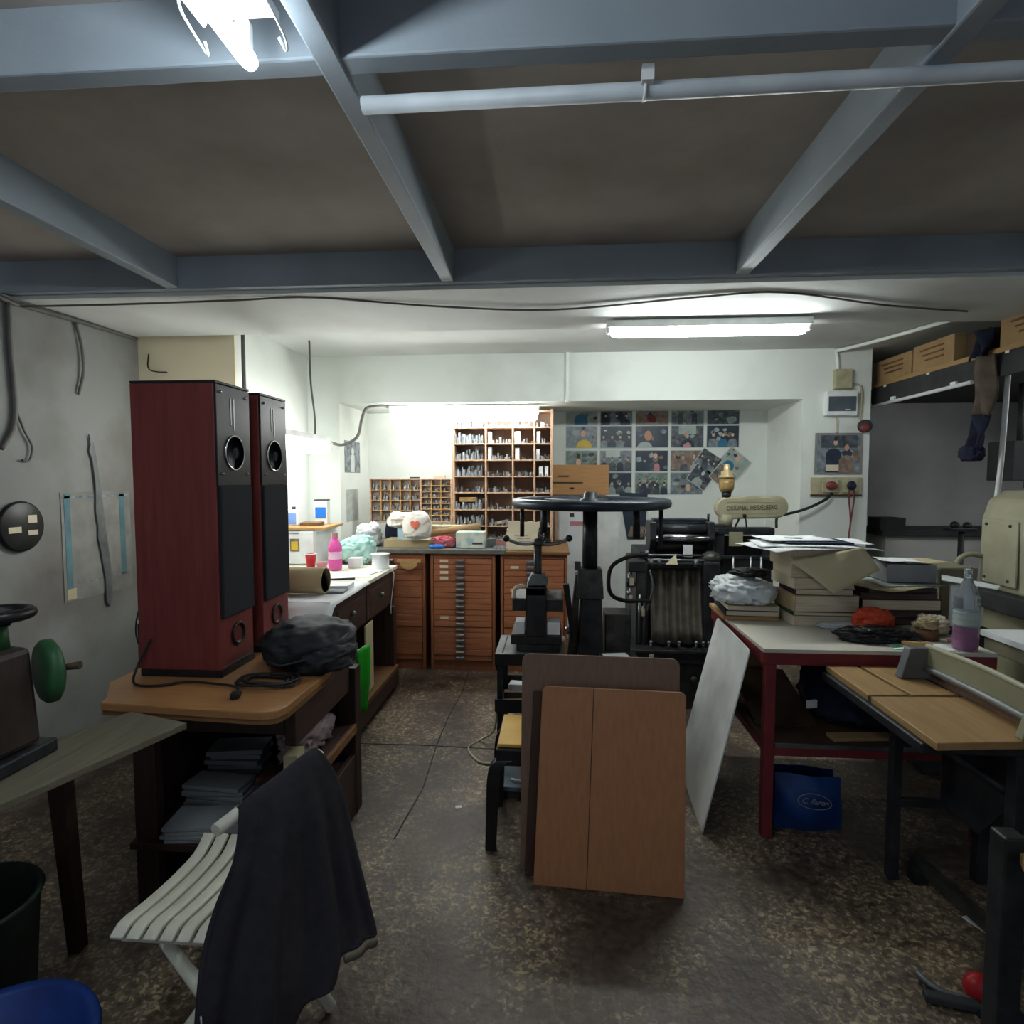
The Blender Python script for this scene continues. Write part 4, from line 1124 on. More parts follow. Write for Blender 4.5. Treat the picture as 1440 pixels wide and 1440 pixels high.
# ================================================================ PHOTOS ON THE NICHE WALL
def photo(name, label, x0, x1, z0, z1, y, bg, figs, rot=0.0, group='pinned photographs', border=0.006, cat='photograph', frame=None):
    """figs: list of (kind, cx, cz, size, material) in 0..1 picture units, flat print shapes"""
    cx, cz, w, h = (x0 + x1) / 2, (z0 + z1) / 2, x1 - x0, z1 - z0
    M = Matrix.Translation(Vector((cx, y, cz))) @ Matrix.Rotation(rot, 4, 'Y')
    t = thing(name, label, cat, (cx, y, z0), group)
    m = MB(); m.bx(-w / 2, w / 2, -0.002, 0.0, -h / 2, h / 2, 0, M); m.build('paper', frame or 'ph_white', t)
    mats = [bg]
    p = MB(); a, c = w / 2 - border, h / 2 - border
    p.bx(-a, a, -0.003, -0.002, -c, c, 0, M)
    lev = 0
    rb_ = random.Random(int(x0 * 1000 + z0 * 7000))
    extra = [('blob', rb_.uniform(.05, .95), rb_.uniform(.1, .95), rb_.uniform(.1, .32), rb_.choice(['ph_mid', 'ph_light', 'ph_dark', 'ph_brown', 'ph_navy', 'ph_green'])) for _ in range(9)]
    figs = extra + list(figs)
    for kind, fx, fz, s, mm in figs:
        if mm not in mats: mats.append(mm)
        mi = mats.index(mm); lev += 1
        yy = -0.003 - 0.00025 * lev
        X, Z = (fx - .5) * 2 * a, (fz - .5) * 2 * c
        if kind == 'head':
            pts = [(X + s * c * .72 * math.cos(q), Z + s * c * math.sin(q)) for q in [2 * PI * i / 14 for i in range(14)]]
        elif kind == 'body':
            pts = [(X - s * c * 1.25, -c), (X - s * c * 1.15, Z - s * c * .5), (X - s * c * .8, Z), (X - s * c * .2, Z + s * c * .25), (X + s * c * .2, Z + s * c * .25), (X + s * c * .8, Z), (X + s * c * 1.15, Z - s * c * .5), (X + s * c * 1.25, -c)]
        elif kind == 'blob':
            rr = random.Random(int(fx * 97 + fz * 31))
            pts = [(X + s * c * rr.uniform(.7, 1.2) * math.cos(q), Z + s * c * rr.uniform(.6, 1.0) * math.sin(q)) for q in [2 * PI * i / 9 for i in range(9)]]
        else:
            pts = [(X - s * c, Z - s * c * .5), (X + s * c, Z - s * c * .5), (X + s * c, Z + s * c * .5), (X - s * c, Z + s * c * .5)]
        pts = [(max(-a, min(a, q[0])), max(-c, min(c, q[1]))) for q in pts]
        k = len(pts)
        p.add([(q[0], yy, q[1]) for q in pts], [tuple(range(k))], mi, False, M)
    p.build('print', mats, t)
    return t
YN = 5.498
xc = [(0.100, 0.398), (0.418, 0.716), (0.742, 1.046), (1.064, 1.364), (1.386, 1.682)]
rows = [(2.112 - 0.21, 2.112), (1.900 - 0.222, 1.897), (1.672 - 0.205, 1.672), (1.462 - 0.2, 1.462)]
rows = [(1.985, 2.180), (1.775, 1.983), (1.556, 1.757), (1.345, 1.552)]
def crowd(n, mm=('ph_navy', 'ph_mid'), sk='skin_pale', z=.45, s=.28):
    f = []
    rr = random.Random(n * 13 + int(z * 100))
    for i in range(n):
        x = (i + .5) / n + rr.uniform(-.04, .04)
        f += [('body', x, z, s, mm[i % len(mm)]), ('head', x, z + s * .62, s * .5, sk), ('head', x, z + s * .95, s * .34, 'ph_hair')]
    return f
P = [
 ('photo of a man in a blue shirt pinned in the top row', 0, 0, 'ph_light', [('body', .48, .5, .55, 'ph_blue'), ('head', .48, .82, .26, 'skin_pale')]),
 ('dark photo of a seated group pinned in the top row', 1, 0, 'ph_dark', crowd(4, z=.6, s=.22) + crowd(3, z=.25, s=.3)),
 ('brownish photo of people at a red table in the top row', 2, 0, 'ph_brown', [('blob', .5, .3, .5, 'red_dull'), ('blob', .3, .6, .3, 'ph_mid'), ('head', .65, .75, .16, 'skin')]),
 ('dull grey-green group photo in the top row', 3, 0, 'ph_green', crowd(5, ('ph_mid', 'ph_dark'), z=.55, s=.22)),
 ('dark photo with a pale rounded shape at its corner in the top row', 4, 0, 'ph_dark', [('blob', .75, .2, .5, 'ph_light'), ('head', .6, .7, .15, 'ph_mid')]),
 ('photo of a person in a yellow shirt pinned below the blue shirt photo', 0, 1, 'ph_mid', [('blob', .3, .7, .35, 'ph_light'), ('body', .58, .3, .6, 'ph_yellow'), ('head', .55, .66, .33, 'skin_pale'), ('head', .55, .90, .18, 'ph_hair')]),
 ('photo of people with white paper bags in the second row', 1, 1, 'ph_navy', crowd(4, ('ph_mid', 'ph_navy'), z=.3, s=.3) + [('bar', .15, .8, .12, 'ph_white'), ('bar', .6, .75, .12, 'ph_white'), ('blob', .9, .7, .2, 'ph_light')]),
 ('close portrait photo of a bearded man in profile in the second row', 2, 1, 'ph_navy', [('body', .28, .2, .6, 'ph_light'), ('head', .38, .55, .48, 'skin'), ('head', .52, .42, .2, 'ph_brown')]),
 ('photo of a vehicle-shaped dark form with an arm in the second row', 3, 1, 'ph_dark', [('bar', .5, .8, .8, 'ph_light'), ('body', .5, .3, .55, 'ph_navy'), ('head', .45, .62, .2, 'skin'), ('blob', .5, .05, .4, 'ph_pink')]),
 ('photo of three people sitting together in the second row', 4, 1, 'ph_navy', [('blob', .3, .8, .25, 'ph_light'), ('blob', .55, .8, .2, 'ph_light')] + crowd(3, ('ph_mid', 'ph_blue'), z=.35, s=.36)),
 ('photo of a dark-haired person partly covered by the wooden panel', 0, 2, 'ph_green', [('body', .42, .1, .4, 'ph_navy'), ('head', .4, .45, .34, 'skin_pale'), ('head', .4, .75, .26, 'ph_hair')]),
 ('photo of people working at tables in the third row', 1, 2, 'ph_mid', [('bar', .4, .85, .7, 'ph_white')] + crowd(4, ('ph_navy', 'ph_dark'), z=.4, s=.28)),
 ('photo of a person in a pink top with a dark vest in the third row', 2, 2, 'ph_navy', [('blob', .1, .6, .3, 'ph_light'), ('body', .6, .4, .42, 'ph_dark'), ('body', .66, .35, .22, 'ph_pink'), ('head', .62, .75, .26, 'skin_pale')]),
 ('photo of two people near a light wall in the third row', 3, 2, 'ph_brown', [('body', .4, .3, .3, 'ph_dark'), ('head', .38, .65, .2, 'skin'), ('body', .75, .3, .4, 'ph_light'), ('head', .72, .7, .2, 'skin_pale')]),
 ('photo of dancers with a green curtain in the bottom row', 1, 3, 'ph_navy', crowd(4, ('ph_dark', 'ph_light'), z=.3, s=.3) + [('bar', .92, .5, .1, 'ph_green')]),
 ('photo of a dense dark crowd in the bottom row', 2, 3, 'ph_green', crowd(5, ('ph_dark', 'ph_navy'), z=.5, s=.2) + crowd(4, ('ph_dark', 'ph_navy'), z=.25, s=.3)),
 ('photo of a pale face beside a round pattern in the bottom row', 3, 3, 'ph_mid', [('bar', .15, .5, .3, 'ph_light'), ('head', .55, .3, .35, 'skin_pale'), ('head', .84, .35, .25, 'ph_dark')]),
]
for lab, c, r, bg, f in P:
    photo('photograph', lab, xc[c][0], xc[c][1], rows[r][0], rows[r][1], YN, bg, f)
photo('photograph', 'dark tilted photo with a white border overlapping the third row', 1.30, 1.50, 1.56, 1.74, YN - .006, 'ph_dark', crowd(3, ('ph_mid', 'ph_dark'), z=.4, s=.3), 0.6)
photo('photograph', 'tilted black and white photo of a person below the dark tilted photo', 1.24, 1.44, 1.42, 1.60, YN - .010, 'ph_dark', [('body', .5, .35, .45, 'ph_light'), ('head', .5, .72, .25, 'ph_white')], 0.6)
photo('photograph', 'tilted bright photo of a face at the right end of the photo wall', 1.52, 1.76, 1.54, 1.74, YN - .006, 'ph_light', [('body', .4, .4, .45, 'ph_blue'), ('head', .5, .75, .3, 'skin_pale')], 0.7)
photo('photograph', 'tilted brownish photo tucked under the bright tilted photo', 1.44, 1.64, 1.43, 1.60, YN - .012, 'ph_brown', [('head', .3, .5, .3, 'ph_mid'), ('body', .7, .5, .3, 'ph_green')], 0.7)

# ================================================================ PILLAR: SWITCH BOXES
YP = 4.75
t = thing('fuse_box', 'white fuse box with a dark window on the pillar', 'fuse box', (2.2, 4.72, 1.98))
m = MB(); m.bx(2.085, 2.315, 4.69, YP, 1.98, 2.165); m.build('case', 'white_plastic', t, 0.006)
m = MB(); m.bx(2.098, 2.302, 4.685, 4.69, 2.012, 2.125); m.build('window', 'panel_dark', t, 0.003)
m = MB(); m.bx(2.22, 2.26, 4.683, 4.685, 2.02, 2.026); m.build('latch', 'white_plastic', t)
t = thing('junction_box', 'grey-white junction box above the fuse box on the pillar', 'junction box', (2.21, 4.73, 2.18))
m = MB(); m.bx(2.15, 2.275, 4.70, YP, 2.185, 2.335); m.build('cover', 'socket_cream', t, 0.004)
m = MB(); m.tube(smooth_path([(2.18, 4.735, 2.335), (2.175, 4.735, 2.42), (2.16, 4.735, 2.49)], 4), 0.012, 10); m.build('cable_inlet', 'white_paint', t)
wire('wall_cable', 'thin pale cable looping from the junction box past the fuse box', [(2.275, 4.735, 2.22), (2.35, 4.735, 2.21), (2.365, 4.735, 2.10), (2.36, 4.735, 1.98), (2.355, 4.735, 1.95)], 0.008, 'socket_cream')
wire('wall_cable', 'short vertical cable between the fuse box and the framed photo', [(2.19, 4.74, 1.98), (2.19, 4.74, 1.92), (2.19, 4.74, 1.85)], 0.006, 'socket_cream')
t = thing('alarm_bell', 'round red and dark socket plug on the pillar edge', 'socket', (2.39, 4.72, 1.86))
m = MB(); m.lathe([(0.004, 0.0), (0.05, 0.0), (0.05, 0.03), (0.03, 0.045), (0.004, 0.045)], (2.395, YP, 1.90), 24, 0, Matrix.Rotation(PI / 2, 4, 'X')); m.build('base', 'grey_dark', t)
m = MB(); m.lathe([(0.004, 0.0), (0.034, 0.0), (0.030, 0.03), (0.004, 0.035)], (2.375, YP - 0.04, 1.885), 20, 0, Matrix.Rotation(PI / 2, 4, 'X')); m.build('cap', 'red_dull', t)
photo('framed_photo', 'framed photo of two people leaning on a table on the pillar', 2.03, 2.39, 1.525, 1.85, YP - 0.004, 'ph_mid', [('bar', .5, .9, .95, 'ph_dark'), ('body', .38, .6, .34, 'ph_navy'), ('head', .42, .80, .15, 'skin_pale'), ('head', .42, .90, .12, 'ph_hair'), ('body', .68, .42, .34, 'ph_brown'), ('head', .68, .66, .17, 'skin'), ('bar', .35, .12, .34, 'paper_cream')], 0.0, None, 0.018, 'framed photo', 'chart_paper')
t = thing('socket_board', 'cream wooden socket board with two outlets below the framed photo', 'socket', (2.19, 4.72, 1.36))
m = MB(); m.bx(2.0, 2.385, 4.73, YP, 1.36, 1.505); m.build('board', 'socket_cream', t, 0.004)
m = MB(); m.bx(2.0, 2.385, 4.726, 4.73, 1.36, 1.372); m.build('dirty_edge', 'leather_brown', t)
for x, mm, rx_ in ((2.145, 'red_dull', 0.045), (2.295, 'navy', 0.036)):
    m = MB(); m.bx(x - .06, x + .06, 4.715, 4.73, 1.385, 1.49); so_ = m.build('outlet', 'socket_cream', t, 0.006)
    m = MB(); m.ball((x, 4.70, 1.44), rx_, 16, 8, (1, .5, .75 if mm == 'red_dull' else 1)); m.build('plug', mm, so_)
wire('power_cable', 'dark green cable drooping from the socket board to the printing press', [(2.16, 4.72, 1.38), (2.10, 4.70, 1.33), (1.95, 4.68, 1.26), (1.80, 4.66, 1.22), (1.72, 4.64, 1.20), (1.70, 4.6, 1.12)], 0.011, 'green_dark')
for x in (2.275, 2.31):
    wire('power_cable', 'thin dark red flex hanging from the round plug on the pillar', [(x, 4.70, 1.41), (x + 0.004, 4.70, 1.32), (2.295, 4.70, 1.15), (2.27, 4.69, 0.95)], 0.006, 'red_dull', group='flex from the plug')

# ================================================================ IRON BOOK PRESS ON ITS STAND
t = thing('press_stand', 'black metal stand with a grey top carrying the book press', 'stand', (-0.115, 3.03, 0))
m = MB(); m.bx(-0.295, 0.06, 2.86, 3.22, 0.60, 0.62); m.build('top_plate', 'steel_dull', t, 0.003)
m = MB(); m.bx(-0.295, 0.06, 2.852, 2.86, 0.565, 0.622); m.build('front_lip', 'black_satin', t)
m = MB(); m.bx(-0.26, -0.255, 2.88, 3.2, 0.62, 0.624); m.build('bead', 'grey_dark', t)
for x in (-0.285, 0.025):
    for y in (2.87, 3.18):
        m = MB(); m.bx(x, x + 0.028, y, y + 0.028, 0, 0.60); m.build('leg', 'black_satin', t, 0.002)
for z in (0.33,):
    m = MB(); m.bx(-0.29, 0.055, 2.84, 3.21, z, z + 0.01); tr = m.build('tray', 'black_satin', t)
    for bx_ in ((-0.29, 0.055, 2.835, 2.845, z, z + .065), (-0.295, -0.285, 2.845, 3.21, z, z + .065), (0.05, 0.06, 2.845, 3.21, z, z + .065), (-0.29, 0.055, 3.205, 3.215, z, z + .065)):
        m = MB(); m.bx(*bx_); m.build('tray_wall', 'black_satin', tr)
for i, (x, y, w, d, h, mm, lab) in enumerate(((-0.19, 3.10, .10, .07, .05, 'paper', 'white carton scrap in the tray under the book press'), (-0.20, 3.0, .12, .04, .04, 'leather_brown', 'brown wooden handle in the tray under the book press'), (-0.19, 2.91, .13, .03, .03, 'steel', 'bright metal bar in the tray under the book press'), (-0.12, 3.16, .11, .05, .06, 'grey_dark', 'dark lump at the back of the tray under the book press'))):
    slab('tray_tool', mm, lab, 'tool', (x, y, 0.341 + h / 2), (w, d, h), 0.15 * (i - 1), 0.004)

def book_press():
    t = thing('book_press', 'black iron screw book press with a three-armed ball handle', 'book press', (-0.09, 3.03, 0.62))
    m = MB(); m.hexa([(-0.19, 2.90, .621), (0.033, 2.90, .621), (0.033, 3.18, .621), (-0.19, 3.18, .621)], [(-0.19, 2.90, .66), (0.033, 2.90, .66), (0.033, 3.18, .66), (-0.19, 3.18, .66)]); m.build('foot', 'iron', t, 0.008)
    m = MB(); m.bx(-0.218, 0.038, 2.89, 3.19, 0.66, 0.712); m.build('bed', 'iron', t, 0.006)
    m = MB()
    for y0, y1 in ((2.885, 2.935), (3.145, 3.195)):
        m.bx(-0.142, -0.040, y0, y1, 0.70, 0.955)
    m.bx(-0.142, -0.040, 2.885, 3.195, 0.905, 0.955)
    m.build('arch_frame', 'iron', t, 0.008)
    m = MB(); m.hexa([(-0.142, 2.95, .955), (-0.030, 2.95, .955), (-0.030, 3.13, .955), (-0.142, 3.13, .955)], [(-0.118, 2.99, 1.0), (-0.056, 2.99, 1.0), (-0.056, 3.09, 1.0), (-0.118, 3.09, 1.0)]); m.build('screw_boss', 'steel_dull', t, 0.004)
    m = MB(); m.cyl((-0.087, 3.04, 0.89), (-0.087, 3.04, 1.165), 0.021, 0.021, 18); m.build('screw', 'iron_worn', t)
    m = MB(); m.bx(-0.212, 0.046, 2.92, 3.16, 0.825, 0.885); m.build('platen', 'iron', t, 0.004)
    m = MB(); m.bx(-0.205, 0.04, 2.915, 3.165, 0.885, 0.892); m.build('platen_top', 'steel_dull', t)
    m = MB(); m.tube(smooth_path([(-0.205, 2.93, .89), (-0.20, 2.93, .935), (-0.17, 2.93, .952), (-0.15, 2.93, .945)], 4), 0.011, 8); m.build('guide_arm', 'paper_cream', t)
    for x0, x1 in ((-0.195, -0.148), (-0.034, 0.03)):
        m = MB(); m.bx(x0, x1, 2.895, 3.0, 0.712, 0.775); m.build('packing_block', 'paper', t, 0.003)
    m = MB(); m.lathe([(0.004, 0), (0.026, 0), (0.03, 0.012), (0.022, 0.03), (0.004, 0.034)], (-0.087, 3.04, 1.15), 18); m.build('handle_hub', 'iron_worn', t)
    for a in (PI + 0.05, 0.12, PI * 0.42):
        d = Vector((math.cos(a), math.sin(a), 0))
        c = Vector((-0.087, 3.04, 1.165))
        m = MB(); m.tube(smooth_path([c, c + d * 0.05 + Vector((0, 0, -.012)), c + d * 0.11 + Vector((0, 0, -.006)), c + d * 0.155 + Vector((0, 0, .014))], 4), 0.0085, 10); ar = m.build('handle_arm', 'steel', t)
        m = MB(); m.ball(tuple(c + d * 0.165 + Vector((0, 0, .018))), 0.0185); m.build('ball_knob', 'black_plastic', ar)
book_press()

# ================================================================ LARGE HANDWHEEL MACHINE
def wheel_machine():
    c = Vector((0.208, 3.42, 0))
    t = thing('handwheel_press', 'black iron press with a large horizontal handwheel on a tall post', 'press', (c.x, c.y, 0))
    m = MB()
    prof = [(0.39, 1.335), (0.44, 1.328), (0.456, 1.338), (0.460, 1.358), (0.452, 1.376), (0.43, 1.382), (0.395, 1.374), (0.39, 1.335)]
    m.lathe(prof, (c.x, c.y, 0), 64); m.build('wheel_rim', 'iron_blue', t)
    for k in range(6):
        a = k * PI / 3 + 0.2
        m = MB(); m.box((c.x + 0.22 * math.cos(a), c.y + 0.22 * math.sin(a), 1.358), (0.36, 0.045, 0.022), a); m.build('wheel_spoke', 'iron_worn', t, 0.006)
    m = MB(); m.lathe([(0.004, 1.33), (0.065, 1.33), (0.07, 1.36), (0.055, 1.38), (0.04, 1.385), (0.036, 1.415), (0.028, 1.42), (0.004, 1.42)], (c.x, c.y, 0), 24); m.build('wheel_hub', 'iron', t)
    m = MB(); m.cyl((c.x, c.y, 0.95), (c.x, c.y, 1.335), 0.045, 0.042, 24); m.build('post', 'iron', t)
    for dx, dy, z, r in ((-0.395, -0.05, 1.16, .013), (-0.275, .29, 1.14, .022), (0.305, .27, 1.12, .024), (0.40, -0.04, 1.10, .014)):
        m = MB(); m.cyl((c.x + dx, c.y + dy, z), (c.x + dx, c.y + dy, 1.335), r, r * .9, 12); m.build('wheel_handle', 'iron', t)
    m = MB(); m.hexa([(0.125, 3.34, 0.80), (0.285, 3.34, 0.80), (0.285, 3.5, 0.80), (0.125, 3.5, 0.80)], [(0.14, 3.35, 0.975), (0.275, 3.35, 0.975), (0.275, 3.49, 0.975), (0.14, 3.49, 0.975)]); m.build('collar_block', 'iron_worn', t, 0.008)
    m = MB(); m.hexa([(0.11, 3.30, 0.0), (0.30, 3.30, 0.0), (0.30, 3.54, 0.0), (0.11, 3.54, 0.0)], [(0.155, 3.35, 0.80), (0.275, 3.35, 0.80), (0.275, 3.49, 0.80), (0.155, 3.49, 0.80)]); m.build('column', 'iron', t, 0.006)
    m = MB(); m.hexa([(0.03, 3.36, 0.0), (0.12, 3.36, 0.0), (0.12, 3.5, 0.0), (0.03, 3.5, 0.0)], [(0.125, 3.38, 0.94), (0.15, 3.38, 0.94), (0.15, 3.46, 0.94), (0.125, 3.46, 0.94)]); m.build('brace', 'iron_worn', t, 0.005)
    m = MB(); m.hexa([(0.10, 3.33, 0.55), (0.13, 3.33, 0.55), (0.13, 3.37, 0.55), (0.10, 3.37, 0.55)], [(0.05, 3.33, 0.89), (0.085, 3.33, 0.89), (0.085, 3.37, 0.89), (0.05, 3.37, 0.89)]); m.build('lever', 'iron', t, 0.003)
    m = MB(); m.bx(0.02, 0.46, 3.34, 3.62, 0.0, 0.36); m.build('base', 'iron', t, 0.008)
    m = MB(); m.bx(0.30, 0.45, 3.42, 3.60, 0.36, 0.70); m.build('rear_column', 'iron_worn', t, 0.006)
    m = MB(); m.box((0.135, 3.38, 0.99), (0.035, 0.03, 0.05)); m.build('bolt', 'iron_worn', t, 0.004)
    m = MB(); m.bx(0.26, 0.47, 3.10, 3.36, 0.485, 0.497); m.build('delivery_shelf', 'iron', t, 0.003)
    m = MB(); m.cyl((0.08, 3.35, 0.60), (0.08, 3.35, 0.64), 0.016); m.build('grease_cup', 'steel', t)
wheel_machine()
wire('air_hose', 'thick dark hose curving between the handwheel press and the printing press', [(0.60, 3.83, 1.0), (0.47, 3.72, 1.0), (0.36, 3.65, 0.95), (0.335, 3.62, 0.85), (0.36, 3.62, 0.77), (0.45, 3.66, 0.73), (0.55, 3.72, 0.72), (0.62, 3.80, 0.70)], 0.013, 'rubber', 'hose', 10)

# ================================================================ PLATEN PRINTING PRESS
def platen_press():
    t = thing('printing_press', 'black platen printing press with rollers and a lettered nameplate on top', 'printing press', (0.85, 4.2, 0))
    def B(nm, mm, *b, bevel=0.004):
        m = MB()
        for q in b: m.bx(*q)
        return m.build(nm, mm, t, bevel)
    B('base', 'iron', (0.47, 1.10, 3.78, 4.62, 0.0, 0.30), bevel=0.012)
    B('bed', 'iron', (0.50, 1.12, 3.76, 4.5, 0.30, 0.385), bevel=0.006)
    B('bed_edge', 'iron_worn', (0.50, 1.12, 3.752, 3.762, 0.372, 0.392))
    # ribbed guard
    m = MB()
    m.sheet(lambda u, v: (0.645 + 0.33 * u, 3.95 + 0.018 * math.sin(u * 24) - 0.10 * v * v, 0.90 - 0.49 * v), 48, 6)
    m.build('guard_apron', 'apron_iron', t, 0, 0.006)
    B('guard_top', 'iron', (0.63, 0.98, 3.92, 4.0, 0.895, 0.93))
    B('side_frame', 'iron', (0.975, 1.08, 3.85, 4.5, 0.385, 0.95), bevel=0.012)
    B('side_frame', 'iron', (0.545, 0.63, 3.90, 4.5, 0.385, 0.93), bevel=0.012)
    B('rear_body', 'iron', (0.60, 1.05, 4.15, 4.62, 0.385, 0.98), bevel=0.01)
    # left column of valves and rods
    B('valve_block', 'iron', (0.485, 0.60, 3.82, 3.92, 0.885, 0.955), bevel=0.008)
    B('valve_block', 'iron_worn', (0.535, 0.60, 3.83, 3.90, 0.70, 0.885), bevel=0.006)
    B('valve_block', 'iron', (0.475, 0.53, 3.84, 3.90, 0.78, 0.82), bevel=0.006)
    for x, y, z0, z1, r in ((0.50, 3.85, 0.40, 0.88, .009), (0.555, 3.82, 0.42, 0.74, .007), (0.59, 3.84, 0.40, 0.90, .008)):
        m = MB(); m.cyl((x, y, z0), (x, y, z1), r); m.build('rod', 'steel', t)
    for z0, z1, x in ((0.82, 0.87, 0.495), (0.73, 0.76, 0.493), (0.60, 0.66, 0.575)):
        m = MB(); m.cyl((x, 3.835, z0), (x, 3.835, z1), 0.016, 0.016, 14); m.build('dial', 'steel', t)
    m = MB(); m.tube(smooth_path([(0.62, 3.84, 0.90), (0.64, 3.83, 0.80), (0.625, 3.83, 0.70), (0.60, 3.84, 0.62)], 5), 0.008, 8); m.build('pipe', 'steel', t)
    # roller head
    y = 4.14
    for x0, x1 in ((0.655, 0.70), (1.045, 1.09)):
        m = MB(); m.prism([(y - .09, 1.20), (y + .10, 1.20), (y + .10, 0.90), (y - .05, 0.90), (y - .06, 1.0), (y - .11, 1.08)], 'x', x0, x1); m.build('roller_cheek', 'iron', t, 0.008)
    for z, yy, r, mm in ((1.187, y + .03, .026, 'iron_blue'), (1.145, y - .03, .036, 'iron'), (1.088, y - .085, .028, 'chrome'), (1.030, y - .03, .034, 'iron_worn'), (0.975, y - .01, .024, 'iron')):
        m = MB(); m.cyl((0.695, yy, z), (1.05, yy, z), r, r, 24); m.build('roller', mm, t)
    B('ink_duct', 'iron_blue', (0.69, 1.06, y - .0, y + .09, 1.20, 1.215))
    m = MB(); m.cyl((1.068, y, 1.20), (1.068, y, 1.25), .008); m.build('duct_screw', 'iron', t)
    B('cross_rail', 'iron', (0.66, 1.10, 3.98, 4.02, 0.86, 0.885))
    m = MB(); m.cyl((0.62, 3.90, 0.955), (0.99, 3.90, 0.955), .010); m.build('gripper_bar', 'steel', t)
    m = MB(); m.cyl((0.62, 3.93, 0.985), (0.99, 3.93, 0.985), .007); m.build('gripper_bar', 'steel', t)
    B('paper_tab', 'paper', (0.865, 0.925, 3.975, 3.978, 0.97, 1.05), bevel=0)
    m = MB(); m.add([(0.73, 3.88, .93), (0.81, 3.88, .93), (0.80, 3.9, 1.0)], [(0, 1, 2)]); m.build('paper_tab', 'paper_cream', t, 0, .001)
    m = MB(); m.ball((1.04, 3.95, 0.965), 0.06, 16, 8, (1.1, 1, .8)); m.build('gear_cover', 'iron_worn', t)
    for x in (0.63, 0.745, 0.81, 0.92, 0.965, 1.0):
        m = MB(); m.cyl((x, 3.80, 0.388), (x, 3.80, 0.43), .007); m.ball((x, 3.80, .432), .012, 10, 6); m.build('register_pin', 'steel', t)
    for x, yy, z, w, h in ((0.505, 3.818, 0.80, .03, .05), (0.50, 3.818, 0.70, .02, .035), (0.58, 3.81, 0.60, .02, .05), (0.625, 3.75, 0.33, .03, .035), (0.535, 3.818, 0.345, .03, .02)):
        m = MB(); m.bx(x - w / 2, x + w / 2, yy - .004, yy, z, z + h); m.build('label_plate', 'paper_cream', t, 0.001)
    for x, z in ((0.58, 0.20), (0.74, 0.17), (0.90, 0.20), (1.02, 0.18)):
        m = MB(); m.lathe([(0.004, 0), (0.022, 0), (0.018, 0.016), (0.004, 0.018)], (x, 3.78, z), 14, 0, Matrix.Rotation(PI / 2, 4, 'X')); m.build('bolt', 'iron_worn', t)
    for x, z in ((0.64, 0.915), (0.69, 0.92), (0.93, 0.915), (0.61, 0.97)):
        m = MB(); m.cyl((x, 3.89, z), (x, 3.89, z + .05), .012); m.build('gripper_block', 'steel_dull', t)
    # feed tower on the right
    B('feed_post', 'iron', (1.13, 1.20, 4.20, 4.30, 0.0, 1.17), bevel=0.006)
    B('feed_post', 'iron', (1.48, 1.54, 4.20, 4.30, 0.0, 1.10), bevel=0.006)
    B('feed_beam', 'iron', (1.09, 1.54, 4.19, 4.29, 1.10, 1.15), bevel=0.006)
    B('feed_beam', 'iron', (1.06, 1.54, 4.16, 4.19, 0.93, 0.955), bevel=0.004)
    B('feed_table', 'iron', (1.18, 1.52, 4.30, 4.60, 0.50, 0.60), bevel=0.006)
    B('brass_plate', 'cream_dark', (1.225, 1.32, 4.18, 4.19, 1.02, 1.12), bevel=0.002)
    B('rear_plate', 'grey_dark', (1.20, 1.50, 4.32, 4.35, 0.60, 1.08))
    for x in (1.25, 1.37, 1.44):
        m = MB(); m.cyl((x, 4.16, 0.62), (x, 4.16, 0.95), .009); m.build('rod', 'steel', t)
    m = MB(); m.ball((1.235, 4.16, 0.80), .05, 14, 8, (.8, .6, 1)); m.build('bobbin', 'steel_dull', t)
    m = MB(); m.cyl((1.04, 4.15, 1.125), (1.14, 4.16, 1.125), .018); m.build('roller_shaft', 'iron', t)
    m = MB(); m.cyl((1.095, 4.15, 0.93), (1.095, 4.15, 1.16), .006); m.build('rod', 'iron', t)
    m = MB(); m.tube(smooth_path([(1.36, 4.24, 1.15), (1.355, 4.24, 1.2), (1.345, 4.24, 1.225)], 3), .005, 6); m.ball((1.345, 4.24, 1.232), .014); m.build('lever', 'black_plastic', t)
    # nameplate and oil glass
    yy = 4.25
    m = MB(); m.lathe([(0.004, 1.15), (0.045, 1.15), (0.05, 1.19), (0.055, 1.24), (0.004, 1.24)], (1.225, yy + .03, 0), 20); m.build('neck', 'cream_dark', t)
    m = MB()
    pts = [(1.225 + .08 * math.cos(q), 1.285 + .08 * math.sin(q)) for q in [PI / 2 + PI * i / 10 for i in range(11)]] + [(1.57 + .08 * math.cos(q), 1.295 + .08 * math.sin(q)) for q in [-PI / 2 + PI * i / 10 for i in range(11)]]
    m.prism(pts, 'y', yy - .01, yy + .06); npl = m.build('nameplate', 'nameplate', t, 0.012)
    text_mesh('lettering', 'ORIGINAL HEIDELBERG', 0.048, 'leather_brown', npl, (1.395, yy - .0105, 1.288), FACE_CAM @ Matrix.Rotation(0.025, 4, 'Z'), 0.002, 0.0, 'CENTER', 0.70)
    m = MB(); m.bx(1.22, 1.57, yy - .0125, yy - .01, 1.326, 1.331); m.bx(1.22, 1.57, yy - .0125, yy - .01, 1.244, 1.249); m.build('moulding', 'cream_dark', npl)
    m = MB(); m.cyl((1.225, yy + .02, 1.36), (1.225, yy + .02, 1.40), .03, .035, 18); m.build('oil_neck', 'iron', t)
    m = MB(); m.lathe([(0.004, 1.40), (0.042, 1.40), (0.052, 1.43), (0.052, 1.50), (0.004, 1.50)], (1.225, yy + .02, 0), 20); m.build('oil_glass', 'amber_glass', t)
